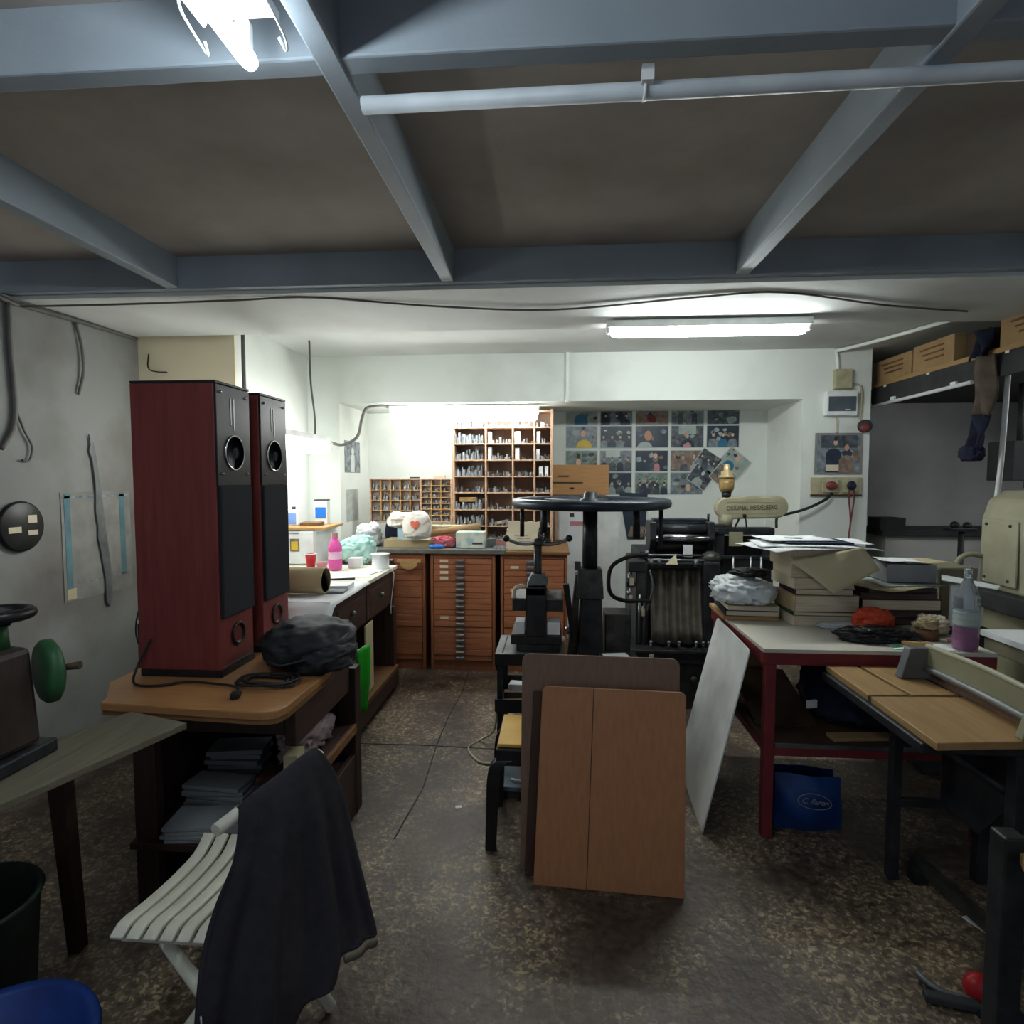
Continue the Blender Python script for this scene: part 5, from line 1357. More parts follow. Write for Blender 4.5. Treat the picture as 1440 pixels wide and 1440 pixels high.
    m = MB(); m.lathe([(0.004, 1.50), (0.058, 1.50), (0.058, 1.515), (0.04, 1.52), (0.04, 1.545), (0.022, 1.55), (0.022, 1.58), (0.012, 1.60), (0.004, 1.60)], (1.225, yy + .02, 0), 20); m.build('oil_cap', 'brass', t)
    m = MB(); m.tube(smooth_path([(1.32, 4.27, 1.22), (1.31, 4.27, 1.19), (1.29, 4.27, 1.15)], 3), .007, 6); m.build('oil_pipe', 'iron', t)
platen_press()
slab('paper_sheet', 'paper', 'white sheet lying behind the brown boards before the printing press', 'paper', (0.36, 3.215, 0.4995), (0.14, 0.20, 0.003), 0.2)

# ================================================================ STOOL, BOARDS, SCALE
t = thing('stool', 'black stool with curved legs and a yellow seat behind the boards', 'stool', (-0.02, 2.42, 0))
m = MB(); m.bx(-0.225, 0.20, 2.28, 2.58, 0.415, 0.43); m.build('seat', 'yellow_seat', t, 0.004)
m = MB(); m.bx(-0.23, 0.205, 2.265, 2.595, 0.345, 0.415); m.build('seat_frame', 'black_plastic', t, 0.006)
for sx, sy in ((-1, -1), (1, -1), (-1, 1), (1, 1)):
    cx, cy = -0.012 + sx * 0.19, 2.43 + sy * 0.14
    m = MB()
    P_ = smooth_path([(cx - sx * .03, cy - sy * .0, 0.372), (cx + sx * .015, cy + sy * .008, 0.355), (cx + sx * .038, cy + sy * .012, 0.30), (cx + sx * .045, cy + sy * .015, 0.15), (cx + sx * .05, cy + sy * .02, 0.0)], 4)
    vs, fs = [], []
    for i, p in enumerate(P_):
        w = 0.03 - 0.010 * i / len(P_)
        for dx, dy in ((-w, -.022), (w, -.022), (w, .022), (-w, .022)):
            vs.append((p[0] + dx, p[1] + dy, p[2]))
    for i in range(len(P_) - 1):
        for j in range(4):
            fs.append((i * 4 + j, i * 4 + (j + 1) % 4, (i + 1) * 4 + (j + 1) % 4, (i + 1) * 4 + j))
    n_ = len(P_) - 1
    fs += [(3, 2, 1, 0), (n_ * 4, n_ * 4 + 1, n_ * 4 + 2, n_ * 4 + 3)]
    m.add(vs, fs); m.build('leg', 'black_plastic', t, 0.004)

def lean_board(name, mats, label, bl, br, tl, tr, th, rad, bevel=0.002, seam=None):
    """board given by its four front-face corners, thickness behind, rounded top corners"""
    bl, br, tl, tr = map(Vector, (bl, br, tl, tr))
    tr = tl + (br - bl) * ((tr - tl).length / (br - bl).length)
    def P(u, v):
        return (bl * (1 - u) + br * u) * (1 - v) + (tl * (1 - u) + tr * u) * v
    nrm = (br - bl).cross(tl - bl).normalized()
    w, h = (br - bl).length, (tl - bl).length
    pts = [P(0, 0), P(1, 0)]
    for k in range(7):
        q = PI / 2 * k / 6
        pts.append(P(1 - (rad - rad * math.cos(q)) / w, 1 - (rad - rad * math.sin(q)) / h))
    for k in range(7):
        q = PI / 2 * k / 6
        pts.append(P((rad - rad * math.sin(q)) / w, 1 - (rad - rad * math.cos(q)) / h))
    n = len(pts)
    m = MB()
    m.add(pts + [p - nrm * th for p in pts], [tuple(range(n)), tuple(range(2 * n - 1, n - 1, -1))] + [(i, n + i, n + (i + 1) % n, (i + 1) % n) for i in range(n)])
    o = tag(m.build(name, mats, None, bevel), label, 'board')
    if seam is not None:
        m = MB()
        a, c = P(seam, 0.003), P(seam + .004, 0.997)
        d = (br - bl).normalized() * .0015
        m.add([a - d + nrm * .0012, a + d + nrm * .0012, c + d + nrm * .0012, c - d + nrm * .0012], [(0, 1, 2, 3)])
        m.build('seam', 'dark_board', o)
    return o
lean_board('laminate_board', 'laminate_panel', 'orange-brown laminate board with a seam line leaning at the front', (-0.072, 2.065, 0.002), (0.467, 2.032, 0.002), (-0.043, 2.205, 0.70), (0.493, 2.175, 0.698), 0.018, 0.022, seam=0.36)
lean_board('dark_board', 'dark_board', 'dark brown board leaning between the two lighter boards', (-0.108, 2.115, 0.002), (0.475, 2.082, 0.002), (-0.08, 2.235, 0.665), (0.49, 2.205, 0.655), 0.016, 0.004)
lean_board('grey_brown_board', 'laminate_back', 'tall grey-brown board with rounded corners leaning on the stool', (-0.127, 2.145, 0.002), (0.462, 2.115, 0.002), (-0.126, 2.29, 0.80), (0.486, 2.262, 0.797), 0.018, 0.03)
t = thing('floor_scale', 'flat grey metal scale on the floor beside the stool legs', 'scale', (-0.16, 2.70, 0))
m = MB(); m.bx(-0.30, 0.0, 2.645, 2.95, 0.0, 0.035); m.build('base', 'grey_dark', t, 0.004)
m = MB(); m.bx(-0.31, 0.01, 2.635, 2.96, 0.035, 0.06); m.build('platform', 'steel_scale', t, 0.004)
m = MB(); m.tube(smooth_path([(-0.20, 2.70, .064), (-0.18, 2.67, .075), (-0.15, 2.68, .064)], 4), .005, 6); m.build('hook', 'white_plastic', t)
wire('floor_cable', 'thin cream cable looping on the floor beside the press stand', [(-0.30, 3.0, 0.30), (-0.33, 3.15, 0.10), (-0.42, 3.22, 0.006), (-0.47, 3.12, 0.006), (-0.40, 2.98, 0.006), (-0.32, 2.95, 0.006)], 0.006, 'socket_cream')

# ================================================================ RED TABLE
ZT = 0.807
t = thing('red_table', 'red metal-framed work table with a white top and a lower shelf', 'table', (1.30, 2.80, 0))
m = MB(); m.bx(0.85, 1.75, 2.40, 3.20, ZT - 0.016, ZT); m.build('table_top', 'table_white', t, 0.002)
fr = 0.042
for nm, q in (('frame_rail', (0.85, 1.75, 2.402, 2.402 + fr, ZT - .066, ZT - .016)), ('frame_rail', (0.85, 1.75, 3.156, 3.198, ZT - .066, ZT - .016)), ('frame_rail', (0.85, 0.892, 2.444, 3.156, ZT - .066, ZT - .016)), ('frame_rail', (1.708, 1.75, 2.444, 3.156, ZT - .066, ZT - .016))):
    m = MB(); m.bx(*q); m.build(nm, 'red_paint', t, 0.002)
for x in (0.862, 1.70):
    for y in (2.404, 3.154):
        m = MB(); m.bx(x, x + fr, y, y + fr, 0.012, ZT - .066); l_ = m.build('leg', 'red_paint', t, 0.003)
        m = MB(); m.cyl((x + .021, y + .021, 0), (x + .021, y + .021, .012), .014); m.build('foot', 'steel_dull', l_)
m = MB(); m.bx(0.87, 1.74, 2.412, 3.19, 0.395, 0.41); m.build('lower_shelf', 'leather_brown', t, 0.002)
m = MB(); m.bx(0.906, 1.698, 2.402, 2.412, 0.396, 0.412); m.build('shelf_edging', 'steel', t)
for q in ((0.904, 1.70, 2.404, 2.43, 0.36, 0.395), (0.87, 0.90, 2.446, 3.15, 0.36, 0.395)):
    m = MB(); m.bx(*q); m.build('shelf_rail', 'red_paint', t, 0.002)

lean_board('leaning_sheet', 'white_paint', 'thin white panel leaning against the side of the red table', (0.655, 3.06, 0.003), (0.625, 2.43, 0.003), (0.838, 3.04, 0.785), (0.84, 2.45, 0.77), 0.006, 0.03, 0.001)

# lower shelf things
slab('cardboard_sheet', 'leather_brown', 'brown cardboard sheet leaning on the lower shelf of the red table', 'cardboard', (1.02, 2.78, 0.475), (0.26, 0.42, 0.01), 0, 0.001, None, 0.28)
slab('card_box', 'cardboard', 'small brown carton at the back of the red table shelf', 'box', (1.05, 3.085, 0.58), (0.16, 0.10, 0.335), 0.1)
lump('sack', 'navy_cloth', 'dark sack slumped on the lower shelf of the red table', 'sack', (1.36, 2.74, 0.411), (0.40, 0.44, 0.33), 51, 0.10)
slab('cardboard_strip', 'cardboard', 'torn cardboard strip at the front of the red table shelf', 'cardboard', (1.28, 2.48, 0.419), (0.26, 0.06, 0.014), 0.1)
slab('paper_scrap', 'paper', 'small white paper scrap lying among the things on the red table shelf', 'paper', (1.14, 2.62, 0.50), (0.05, 0.012, 0.035), 0.3)

# blue bag below
t = thing('carrier_bag', 'blue plastic carrier bag with a white oval logo under the red table', 'bag', (1.08, 2.52, 0))
b = MB()
def bagf(u, v):
    bul = 0.05 * math.sin(PI * u) * math.sin(PI * min(1, v * .9 + .08))
    return (0.95 + 0.275 * u - 0.006 * v, 2.50 - bul + 0.006 * math.sin(9 * u + 6 * v), 0.245 * v * (1 - 0.07 * u))
def bagb(u, v):
    p = bagf(1 - u, v); return (p[0], 5.06 - p[1] + .02 * v, p[2])
b.sheet(bagf, 16, 12); b.sheet(bagb, 16, 12)
b.add([(0.95, 2.50, 0.002), (1.225, 2.50, 0.002), (1.225, 2.56, 0.002), (0.95, 2.56, 0.002)], [(3, 2, 1, 0)])
b.build('bag_body', 'bag_blue', t)
m = MB(); m.tube([(1.088 + 0.068 * math.cos(q), 2.4465 - 0.0035 * math.cos(2 * q) , 0.148 + 0.033 * math.sin(q) - 0.008 * math.cos(q)) for q in [2 * PI * i / 36 for i in range(36)]], 0.0018, 6, 0, True); m.build('oval_logo', 'paper_grey', t)
text_mesh('logo_script', 'C. Baron', 0.034, 'paper_grey', t, (1.09, 2.4455, 0.148), FACE_CAM @ Matrix.Rotation(-0.1, 4, 'Z'), 0.0008, 0.35, 'CENTER', 0.9)

# table-top things
slab('wooden_board', 'pale_wood', 'pale wooden board sticking out under the books at the red table corner', 'board', (0.96, 3.03, ZT + 0.010), (0.26, 0.30, 0.018), -0.03)
def book(label, cx, cy, z, w, d, h, rz, cover, group=None, name='book', pages='book_edge'):
    t = thing(name, label, 'book', (cx, cy, z), group)
    M = Matrix.Translation(Vector((cx, cy, z))) @ Matrix.Rotation(rz, 4, 'Z')
    m = MB(); m.bx(-w / 2 + .003, w / 2 - .003, -d / 2 + .003, d / 2 - .003, .002, h - .002, 0, M); m.build('pages', pages, t)
    for a in (0, h - .002):
        m = MB(); m.bx(-w / 2, w / 2, -d / 2, d / 2, a, a + .002, 0, M); m.build('cover', cover, t)
    m = MB(); m.bx(-w / 2 - .001, -w / 2 + .002, -d / 2, d / 2, 0, h, 0, M); m.build('spine', cover, t)
    return t
z = ZT + 0.0195
book('navy-covered book at the bottom of the stack under the plastic bag', 0.975, 3.03, z, 0.25, 0.30, 0.026, -0.08, 'navy')
book('cream book lying on the navy book under the plastic bag', 0.98, 3.03, z + .0265, 0.24, 0.28, 0.022, -0.05, 'paper_cream')
lump('plastic_bag', 'bag_film', 'white plastic-wrapped ream in a crumpled bag on the red table', 'bag', (0.945, 3.0, z + .049), (0.28, 0.32, 0.135), 55, 0.13)
lump('black_pouch', 'black_plastic', 'flat black pouch lying on the white plastic bag', 'pouch', (0.975, 2.97, z + .186), (0.19, 0.13, 0.04), 57, 0.10)
# paper and book pile
cx, cy = 1.27, 2.92
z = ZT + .001
pile = [('lowest cream book of the pile under the white papers', .30, .26, .045, 0.02, 'paper_cream'), ('thin green-covered book in the pile under the white papers', .29, .25, .018, -0.02, 'book_green'), ('thick pinkish-cream book in the pile under the white papers', .30, .24, .075, 0.05, 'kraft'), ('dark red-edged book in the pile under the white papers', .26, .22, .03, -0.04, 'book_maroon')]
for lab, w, d, h, rz, cv in pile:
    book(lab, cx, cy, z, w, d, h, rz, cv); z += h + .0008
for i, (w, d, h, dx, rz) in enumerate(((.28, .26, .05, -.01, .05), (.27, .25, .045, -.015, -.03), (.28, .26, .05, -.02, .03), (.28, .25, .04, -.02, .0))):
    book(['cream booklet stack directly above the red-edged book', 'second cream booklet stack above the red-edged book', 'third cream booklet stack above the red-edged book', 'topmost cream booklet stack below the loose white papers'][i], cx + dx, cy + .02, z, w, d, h, rz, 'paper_cream', None, 'booklet_stack'); z += h + .0008
ztop = z
def papersheet(label, c, w, d, rz, dz, bend, mm='paper', seed=0, name='paper_sheet'):
    M = Matrix.Translation(Vector(c)) @ Matrix.Rotation(rz, 4, 'Z')
    def fn(u, v):
        x, y = (u - .5) * w, (v - .5) * d
        zz = 0.004 * math.sin(5 * u + seed) * math.sin(4 * v + seed) * (1 if bend else 0)
        ex = max(0, abs(x) - 0.17) + max(0, abs(y) - 0.145)
        return tuple(M @ Vector((x, y, dz + abs(zz) - bend * ex)))
    b = MB(); b.sheet(fn, 12, 12)
    return tag(b.build(name, mm, None, 0, .0012), label, 'paper')
papersheet('large white sheet lowest of the loose sheets on the book pile', (1.225, 2.93, ztop), 0.54, 0.36, 0.22, .006, .10, 'paper', 1)
papersheet('white sheet with printed lines in the middle of the loose sheets', (1.22, 2.95, ztop), 0.46, 0.34, -0.12, .014, .12, 'paper', 2)
slab('magazine', 'navy', 'dark-edged folder lying between the loose white sheets', 'folder', (1.26, 2.95, ztop + .0235), (0.30, 0.22, .007), -0.04)
papersheet('topmost white sheet with a dark stamp on the book pile', (1.19, 3.0, ztop), 0.32, 0.24, 0.06, .030, .05, 'paper', 3)
papersheet('white sheet jutting to the right out of the loose sheets', (1.35, 2.98, ztop), 0.34, 0.26, -0.22, .0195, .05, 'paper', 4)
slab('stamp_card', 'print_grey', 'small dark printed card lying on the topmost white sheet', 'card', (1.18, 2.97, ztop + .0365), (.08, .03, .002), 0.05)
# manila sheet sliding down over the pile front
def flap(u, v):
    a, b_, c_, d_ = Vector((1.08, 2.75, 1.115)), Vector((1.40, 2.755, 1.185)), Vector((1.235, 2.655, 0.985)), Vector((1.47, 2.735, 1.085))
    p = (a * (1 - u) + b_ * u) * (1 - v) + (c_ * (1 - u) + d_ * u) * v
    return tuple(p + Vector((0, -.012 * math.sin(PI * u) * math.sin(PI * v), .006 * math.sin(PI * v))))
b = MB(); b.sheet(flap, 10, 10)
tag(b.build('manila_folder', 'manila', None, 0, .002), 'beige manila sheet sliding down the front of the book pile', 'folder')
slab('book_stub', 'book_maroon', 'dark red folder edge peeking below the loose white sheets', 'folder', (1.33, 2.88, ztop + .003), (.22, .2, .004), .1)
# dark books
z = ZT + .001
for i, (w, d, h, rz, cv, lab) in enumerate(((.36, .24, .035, .18, 'book_dark', 'lowest dark book of the leaning dark pile'), (.37, .25, .035, .12, 'book_maroon', 'maroon book second in the dark pile'), (.36, .25, .05, .02, 'book_dark', 'thick worn dark book with grey page edges in the dark pile'), (.34, .24, .03, -.05, 'book_maroon', 'purple-brown book near the top of the dark pile'), (.33, .24, .02, .1, 'book_dark', 'topmost thin dark book of the dark pile'))):
    book(lab, 1.62, 2.95, z, w, d, h, rz, cv, pages='book_page_dark' if i != 2 else 'book_edge'); z += h + .0008
papersheet('cream leaflet with a folded corner on the dark book pile', (1.60, 2.90, z), 0.34, 0.26, 0.5, .004, .25, 'manila', 5)
papersheet('colourful printed sheet under the grey stack on the dark book pile', (1.68, 2.96, z), 0.30, 0.24, 0.1, .010, .1, 'print_pale', 6)
slab('paper_stack', 'paper_grey', 'grey-white paper stack on top of the dark book pile', 'paper', (1.71, 2.99, z + .06), (0.22, 0.18, 0.085), -.05)
papersheet('curved pale green sheet on top of the grey-white paper stack', (1.79, 3.0, z + .104), 0.24, 0.18, 0.15, .004, .1, 'manila', 7)
papersheet('white sheet lying loosely on the grey-white paper stack', (1.68, 2.97, z + .104), 0.18, 0.16, -0.2, .012, .05, 'paper', 8)

lump('fruit_net', 'orange_net', 'red and orange net bag beside the black cloth on the red table', 'bag', (1.44, 2.715, ZT + .001), (0.16, 0.11, 0.11), 61, 0.14)
lump('black_cloth', 'black_plastic', 'black cloth lying under the orange net bag on the red table', 'cloth', (1.37, 2.565, ZT), (0.30, 0.15, 0.06), 63, 0.2)
lump('film_scrap', 'bag_film', 'scrap of crumpled clear film in front of the book pile', 'film', (1.33, 2.76, ZT), (0.20, 0.07, 0.03), 65, 0.2)
b = MB(); b.lathe([(0.026, 0), (0.045, 0), (0.045, 0.045), (0.026, 0.045), (0.026, 0)], (1.60, 2.60, ZT), 28)
tag(b.build('tape_roll', 'tape_brown'), 'brown packing tape roll lying on the red table', 'tape')
lump('string_ball', 'kraft', 'tangle of pale string lying on the brown tape roll', 'string', (1.60, 2.60, ZT + .046), (0.08, 0.07, 0.045), 67, 0.2)
lump('crumpled_paper', 'paper_cream', 'crumpled cream paper behind the brown tape roll', 'paper', (1.68, 2.70, ZT), (0.13, 0.12, 0.09), 69, 0.2)
slab('carving_tool', 'pale_wood', 'small wooden tool handle lying before the tape roll', 'tool', (1.49, 2.48, ZT + .010), (0.11, 0.02, 0.018), -0.3, 0.005)
papersheet('loose white sheet under the tools at the red table edge', (1.50, 2.47, ZT), 0.24, 0.10, -0.05, .002, 0.0, 'paper', 9)
slab('green_card', 'green_plastic', 'small green card on the loose sheet at the red table edge', 'card', (1.40, 2.46, ZT + .0045), (0.05, 0.02, .002), 0.4)
slab('pink_card', 'ph_pink', 'small pink card beside the water bottle', 'card', (1.695, 2.56, ZT + .006), (0.06, 0.04, .01), -0.5)
t = thing('water_bottle', 'clear plastic bottle with pink liquid at the bottom on the red table', 'bottle', (1.655, 2.445, ZT))
H = .335
def rb(q): return .045 * (0.90 if q < .03 else (1 - .05 * math.sin(q * 40) ** 2) if q < .62 else max(.3, 1 - .74 * ((q - .62) / .26)))
m = MB(); m.lathe([(rb(i / 40), H * i / 40) for i in range(38)], (1.655, 2.445, ZT + .001), 28); m.build('bottle_wall', 'clear_plastic', t)
m = MB(); m.lathe([(1e-4, .004)] + [(rb(i / 40) - .002, H * i / 40 + .004) for i in range(11)] + [(1e-4, H * .25 + .004)], (1.655, 2.445, ZT + .001), 28); m.build('liquid', 'magenta_liquid', t)
m = MB(); m.lathe([(rb(i / 40) + .0012, H * i / 40) for i in range(12, 20)], (1.655, 2.445, ZT + .001), 28); m.build('label', 'ph_light', t)
m = MB(); m.cyl((1.655, 2.445, ZT + .922 * H), (1.655, 2.445, ZT + H), .014, .014, 16); m.build('cap', 'clear_plastic', t)
t = thing('white_carton', 'white folded card standing open behind the water bottle', 'card', (1.90, 2.76, ZT))
m = MB(); m.bx(1.86, 1.98, 2.86, 2.868, 0.80, 1.00); m.build('upright', 'paper', t)
m = MB(); m.add([(1.78, 2.80, 1.03), (1.98, 2.74, 1.0), (2.08, 2.86, 0.995), (1.84, 2.90, 1.04)], [(0, 1, 2, 3)]); m.build('flap', 'paper', t, 0, .003)

# ================================================================ BOARD SHEAR (right foreground)
def shear():
    t = thing('board_shear', 'iron-framed board cutter table with a wooden top and curved grey blade arm', 'paper cutter', (1.25, 2.05, 0))
    zt = 0.75
    def pl(pts, nm='top_board', mm='bench_wood'):
        m = MB(); m.prism(pts, 'z', zt - .024, zt); return m.build(nm, mm, t, 0.003)
    pl([(1.088, 2.065), (1.225, 2.075), (1.205, 2.385), (1.088, 2.385)])
    pl([(1.240, 2.076), (1.40, 2.085), (1.36, 2.385), (1.222, 2.385)])
    pl([(1.084, 1.695), (1.36, 1.725), (1.42, 1.80), (1.40, 2.068), (1.088, 2.050)])
    m = MB(); m.bx(1.07, 1.43, 1.74, 2.38, zt - .055, zt - .024); m.build('bed', 'iron', t, 0.004)
    m = MB(); m.bx(1.088, 1.40, 2.05, 2.07, zt - .02, zt - .004); m.build('slot', 'iron', t)
    # blade arm: curved plate with a rib
    def armpath(z0, z1, bulge):
        return [(1.39, 1.45 + 0.80 * i / 16, z0 + (z1 - z0) * i / 16 + bulge * math.sin(PI * i / 16)) for i in range(17)]
    m = MB()
    lo, hi = armpath(0.775, 0.79, 0.012), armpath(0.845, 0.872, 0.022)
    vs = [(p[0] - .006, p[1], p[2]) for p in lo] + [(p[0] - .006, p[1], p[2]) for p in hi] + [(p[0] + .008, p[1], p[2]) for p in lo] + [(p[0] + .008, p[1], p[2]) for p in hi]
    fs = []
    for i in range(16):
        fs += [(i, 17 + i, 18 + i, i + 1), (34 + i, 35 + i, 52 + i, 51 + i), (17 + i, 51 + i, 52 + i, 18 + i), (i, i + 1, 35 + i, 34 + i)]
    fs += [(0, 34, 51, 17), (16, 33, 67, 50)]
    m.add(vs, fs); arm = m.build('blade_arm', 'cream_dark', t)
    m = MB(); m.tube([(p[0], p[1], p[2] + .002) for p in hi], .010, 8); m.build('arm_rib', 'cream_paint', arm)
    m = MB(); m.tube([(p[0] - .01, p[1], p[2] + .004) for p in lo], .012, 8); m.build('arm_rib', 'steel_dull', arm)
    m = MB(); m.prism([(1.29, .752), (1.40, .752), (1.40, .87), (1.335, .868), (1.32, .865)], 'y', 2.235, 2.275); m.build('pivot_bracket', 'steel_dull', t, 0.004)
    m = MB(); m.prism([(1.33, .752), (1.42, .752), (1.42, .85), (1.36, .85)], 'y', 1.72, 1.75); m.build('end_bracket', 'cream_dark', t, 0.004)
    m = MB(); m.bx(1.41, 1.62, 1.50, 2.30, 0.74, 0.775); m.build('side_ledge', 'laminate_back', t, 0.004)
    # cast legs
    m = MB(); m.bx(1.25, 1.285, 2.19, 2.225, 0, zt - .055); m.build('leg', 'iron', t, 0.003)
    m = MB(); m.bx(1.56, 1.60, 2.19, 2.23, 0, zt - .01); m.build('leg', 'iron', t, 0.003)
    m = MB(); m.bx(1.56, 1.60, 1.55, 1.59, 0, zt - .01); m.build('leg', 'iron', t, 0.003)
    m = MB(); m.bx(1.335, 1.365, 1.74, 1.78, .10, zt - .055); m.build('leg', 'iron', t, 0.003)
    m = MB(); m.tube([(1.27, 2.20, 0.62), (1.36, 1.80, 0.56)], .016, 8); m.build('tie_rod', 'iron', t)
    m = MB(); m.bx(1.285, 1.56, 2.195, 2.22, 0.28, 0.31); m.build('tie_rod', 'iron', t, .003)
    m = MB(); m.hexa([(1.33, 2.20, .06), (1.36, 2.22, .06), (1.43, 1.62, .06), (1.40, 1.60, .06)], [(1.33, 2.20, .10), (1.36, 2.22, .10), (1.43, 1.62, .10), (1.40, 1.60, .10)]); m.build('treadle', 'iron_worn', t)
    for q in ((1.36, 1.43, 1.60, 1.66, 0, .06), (1.33, 1.38, 2.17, 2.22, 0, .06)):
        m = MB(); m.bx(*q); m.build('treadle_foot', 'iron', t)
    m = MB(); m.bx(1.27, 1.40, 1.98, 2.06, 0.60, 0.615); m.build('under_plate', 'steel_dull', t)
    m = MB(); m.prism([(2.0, .30), (2.2, .30), (2.2, .69), (1.8, .69), (1.85, .5)], 'x', 1.42, 1.48); m.build('counterweight', 'iron', t, .01)
shear()
t = thing('work_stand', 'black iron work stand with a wooden top at the right foreground', 'stand', (1.25, 1.2, 0))
m = MB(); m.bx(1.002, 1.052, 1.325, 1.375, 0.0, 0.70); m.build('leg', 'iron', t, .004)
m = MB(); m.bx(1.45, 1.50, 1.325, 1.375, 0.0, 0.64); m.build('leg', 'iron', t, .004)
m = MB(); m.prism([(1.055, 1.37), (1.50, 1.37), (1.50, 0.95), (1.02, 0.95), (1.02, 1.30)], 'z', 0.645, 0.67); m.build('top_board', 'bench_wood', t, .003)
m = MB(); m.bx(1.05, 1.45, 1.335, 1.365, 0.60, 0.645); m.build('rail', 'iron', t, .003)
m = MB(); m.bx(1.01, 1.05, 0.96, 1.0, 0.0, 0.645); m.build('leg', 'iron', t, .004)
t = thing('pruning_tool', 'red-handled metal clamp tool lying on the floor by the iron leg', 'tool', (1.15, 1.66, 0))
m = MB(); m.tube(smooth_path([(1.09, 1.75, .02), (1.10, 1.71, .02), (1.13, 1.68, .02), (1.20, 1.655, .02)], 4), .010, 8); m.build('jaw', 'steel_dull', t)
m = MB(); m.box((1.13, 1.655, .02), (.14, .03, .022), -.2); m.build('shank', 'grey_dark', t, .005)
m = MB(); m.ball((1.215, 1.68, .045), .04, 14, 8, (1, .8, 1)); m.build('grip', 'red_plastic', t)
slab('rag', 'navy_cloth', 'navy rag under the red-handled tool on the floor', 'rag', (1.24, 1.63, .012), (.12, .10, .022), .2, .006)
for i, (x, y, w, d, r) in enumerate(((1.22, 2.95, .05, .02, .4), (0.74, 2.85, .05, .03, .9), (1.44, 1.98, .06, .10, .4), (-0.43, 2.55, .03, .02, .2))):
    slab('paper_scrap', 'paper', ['thin white scrap on the floor behind the blue bag', 'white torn scrap on the floor behind the white panel', 'pale sheet on the floor under the board cutter treadle', 'tiny white scrap on the floor left of the metal scale'][i], 'paper', (x, y, .0025), (w, d, .003), r, 0.0)

# ================================================================ RIGHT ALCOVE: LOFT SHELF AND MACHINES
t = thing('loft_shelf', 'dark high loft shelf with a wooden edge above the alcove', 'shelf', (3.3, 4.2, 2.06))
m = MB(); m.bx(2.56, 4.19, 2.9, 5.54, 2.17, 2.215); m.build('deck', 'grey_dark', t)
m = MB(); m.bx(2.535, 2.56, 2.9, 4.93, 2.215, 2.245); m.build('edge_board', 'bench_wood', t, .002)
m = MB(); m.bx(2.54, 2.56, 2.9, 4.93, 2.08, 2.215); m.build('fascia', 'grey_dark', t)
m = MB(); m.tube([(2.53, 3.78, 2.082), (2.53, 4.90, 2.07)], .013, 8); tb = m.build('edge_tube', 'white_plastic', t)
for y in (3.95, 4.62):
    m = MB(); m.box((2.535, y, 2.095), (.02, .05, .03)); m.build('clip', 'white_plastic', tb)
for y in (4.72, 4.2, 3.5):
    m = MB(); m.bx(2.53, 2.535, y, y + .03, 2.20, 2.215); m.build('edge_clip', 'white_plastic', t)
for y0, y1, h, lab in ((4.44, 4.90, .17, 'brown carton with printed lines at the far end of the loft shelf'), (3.99, 4.42, .18, 'brown carton with printed lines next to the rag on the loft shelf'), (3.0, 3.60, .17, 'long brown carton at the near end of the loft shelf')):
    t = thing('storage_carton', lab, 'box', (2.7, (y0 + y1) / 2, 2.246), 'cartons on the loft shelf')
    m = MB(); m.bx(2.55, 2.95, y0, y1, 2.246, 2.246 + h); m.build('carton', 'cardboard', t, .004)
    for k in range(3):
        m = MB(); m.bx(2.547, 2.55, y0 + .10, y1 - .08 - .03 * k, 2.246 + h * (.72 - .2 * k), 2.246 + h * (.72 - .2 * k) + .012); m.build('print_line', 'tape_brown', t)
slab('dark_carton', 'leather_brown', 'dark recessed carton between two brown cartons on the loft shelf', 'box', (2.78, 3.86, 2.325), (0.36, 0.20, 0.158))
# hanging rags
def rag(name, mm, label, y, z0, z1, w, seed, x=2.515):
    rr = random.Random(seed); ph = rr.uniform(0, 6)
    def fn(u, v):
        ww = w * (1 + .15 * math.sin(5 * v + ph))
        return (x + .028 * math.sin(7 * u + 4 * v + ph) - .012 * v, y + (u - .5) * ww + .018 * math.sin(6 * v + ph), z1 - (z1 - z0) * v + .012 * math.sin(9 * u + ph) * v)
    b = MB(); b.sheet(fn, 14, 18)
    return tag(b.build(name, mm, None, 0, .012), label, 'cloth')
rag('hanging_rag', 'navy_cloth', 'navy rag tied over the loft shelf edge above the brown cloth', 3.68, 2.20, 2.37, .12, 1)
rag('hanging_rag', 'brown_cloth', 'worn brown cloth bag hanging from the loft shelf edge', 3.64, 1.86, 2.21, .15, 2, 2.505)
rag('hanging_rag', 'navy_cloth', 'navy cloth hanging below the brown cloth bag', 3.655, 1.66, 1.87, .12, 3, 2.495)
lump('hanging_bundle', 'navy_cloth', 'dark navy knotted end of the hanging cloths', 'cloth', (2.49, 3.70, 1.60), (.10, .15, .10), 71, .12)
wire('standing_pole', 'thin white pole standing behind the hanging cloths', [(2.62, 3.62, 2.16), (2.61, 3.63, 1.6), (2.60, 3.645, 1.2), (2.58, 3.66, 0.002)], .014, 'white_paint', 'pole')

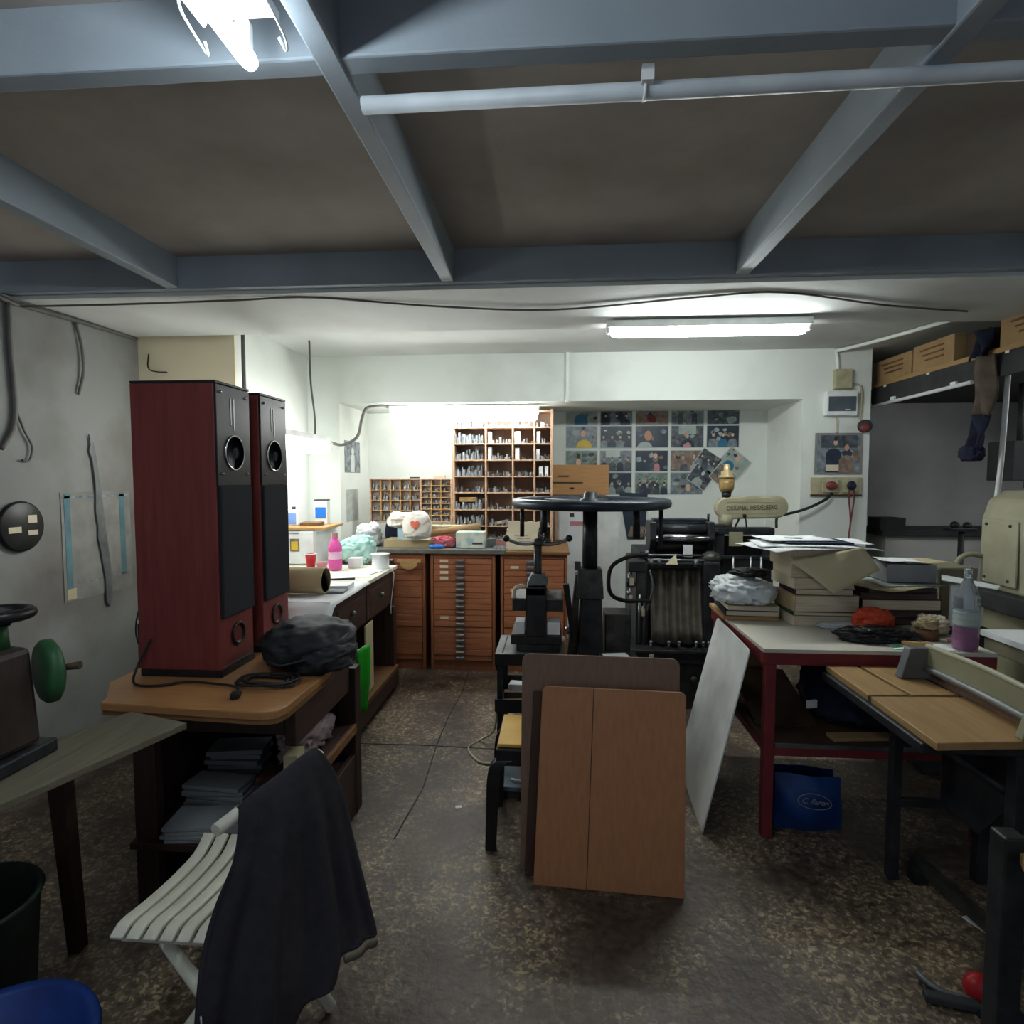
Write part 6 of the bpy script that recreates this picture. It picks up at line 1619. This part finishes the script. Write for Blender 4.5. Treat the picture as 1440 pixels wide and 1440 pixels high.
def cream_machine():
    t = thing('cream_machine', 'large cream-painted metal machine housing at the right side', 'machine', (2.6, 3.2, 0))
    prof = [(2.42, 0.88), (2.41, 1.28), (2.44, 1.38), (2.52, 1.43), (3.1, 1.44), (3.1, 0.88)]
    m = MB(); m.prism(prof, 'y', 2.85, 3.48); m.build('housing', 'cream_paint', t, .02, seg=3)
    m = MB(); m.bx(2.400, 2.412, 3.20, 3.46, 0.92, 1.27); pn = m.build('cover_plate', 'cream_paint', t, .006)
    for y, z in ((3.42, 1.245), (3.25, 1.245), (3.42, 0.95), (3.25, 0.95)):
        m = MB(); m.cyl((2.394, y, z), (2.401, y, z), .008); m.build('bolt', 'grey_dark', pn)
    m = MB(); m.bx(2.37, 3.1, 2.83, 3.5, 0.78, 0.88); m.build('bed', 'grey_dark', t, .008)
    m = MB(); m.bx(2.42, 3.05, 2.9, 3.45, 0.0, 0.78); m.build('pedestal', 'cream_dark', t, .01)
    m = MB(); m.tube(smooth_path([(2.26, 3.45, .90), (2.27, 3.45, 1.02), (2.33, 3.45, 1.07), (2.41, 3.45, 1.06)], 5), .015, 8); m.build('guard_hoop', 'cream_paint', t)
    m = MB(); m.bx(2.56, 2.8, 3.1, 3.4, 1.44, 1.56); m.build('motor_box', 'grey_dark', t, .01)
    m = MB(); m.cyl((2.435, 3.10, 1.36), (2.42, 3.10, 1.362), .014); m.build('chrome_knob', 'chrome', t)
cream_machine()
t = thing('side_bench', 'grey side bench with a white top sheet at the right edge', 'bench', (2.0, 2.45, 0))
m = MB(); m.bx(1.79, 2.60, 2.20, 2.56, 0.84, 0.865); m.build('bench_top', 'paper', t, .002)
m = MB(); m.bx(1.80, 2.60, 2.21, 2.55, 0.78, 0.84); m.build('frame', 'cream_dark', t, .004)
for x in (1.82, 2.5):
    m = MB(); m.cyl((x, 2.30, 0), (x, 2.30, 0.78), .028, .02); m.build('leg', 'cream_dark', t)
slab('khaki_case', 'cream_dark', 'khaki metal case standing behind the dark book pile', 'case', (2.02, 3.15, 0.90), (.20, .18, .30), .1, .012)
slab('case_stand', 'grey_dark', 'dark crate carrying the khaki case behind the red table', 'crate', (2.02, 3.15, 0.375), (.30, .26, .749), .0, .006)
t = thing('back_bench', 'dark grey bench along the alcove wall', 'bench', (3.2, 5.2, 0))
m = MB(); m.bx(2.70, 4.1, 5.0, 5.5, 1.02, 1.07); m.build('bench_top', 'grey_dark', t, .004)
m = MB(); m.bx(2.75, 4.05, 5.05, 5.45, 0.0, 1.02); m.build('bench_body', 'plaster_grey', t, .004)
slab('dark_box', 'grey_dark', 'dark square box on the alcove bench beside the pillar', 'box', (2.78, 5.1, 1.12), (.20, .2, .10), 0, .004)
t = thing('vise', 'dark iron vise head on a thin post in the alcove', 'vise', (3.05, 4.6, 0))
m = MB(); m.cyl((3.05, 4.6, 0.0), (3.05, 4.6, 1.12), .02); m.build('post', 'iron', t)
m = MB(); m.bx(2.94, 3.14, 4.56, 4.64, 1.10, 1.125); m.build('jaw_plate', 'iron', t, .004)
for q in ((3.0, 4.6, 1.145), (3.09, 4.6, 1.14)):
    m = MB(); m.ball(q, .03, 10, 6); m.build('jaw', 'iron', t)
slab('wall_cabinet', 'grey_dark', 'dark box hung under the loft behind the cream machine', 'box', (3.32, 4.45, 1.62), (.26, .25, .28), 0, .006)
m = MB(); m.cyl((3.32, 4.45, 1.76), (3.32, 4.45, 2.169), .02); tag(m.build('hanger_rod', 'grey_dark'), 'rod carrying the dark box under the loft', 'rod')
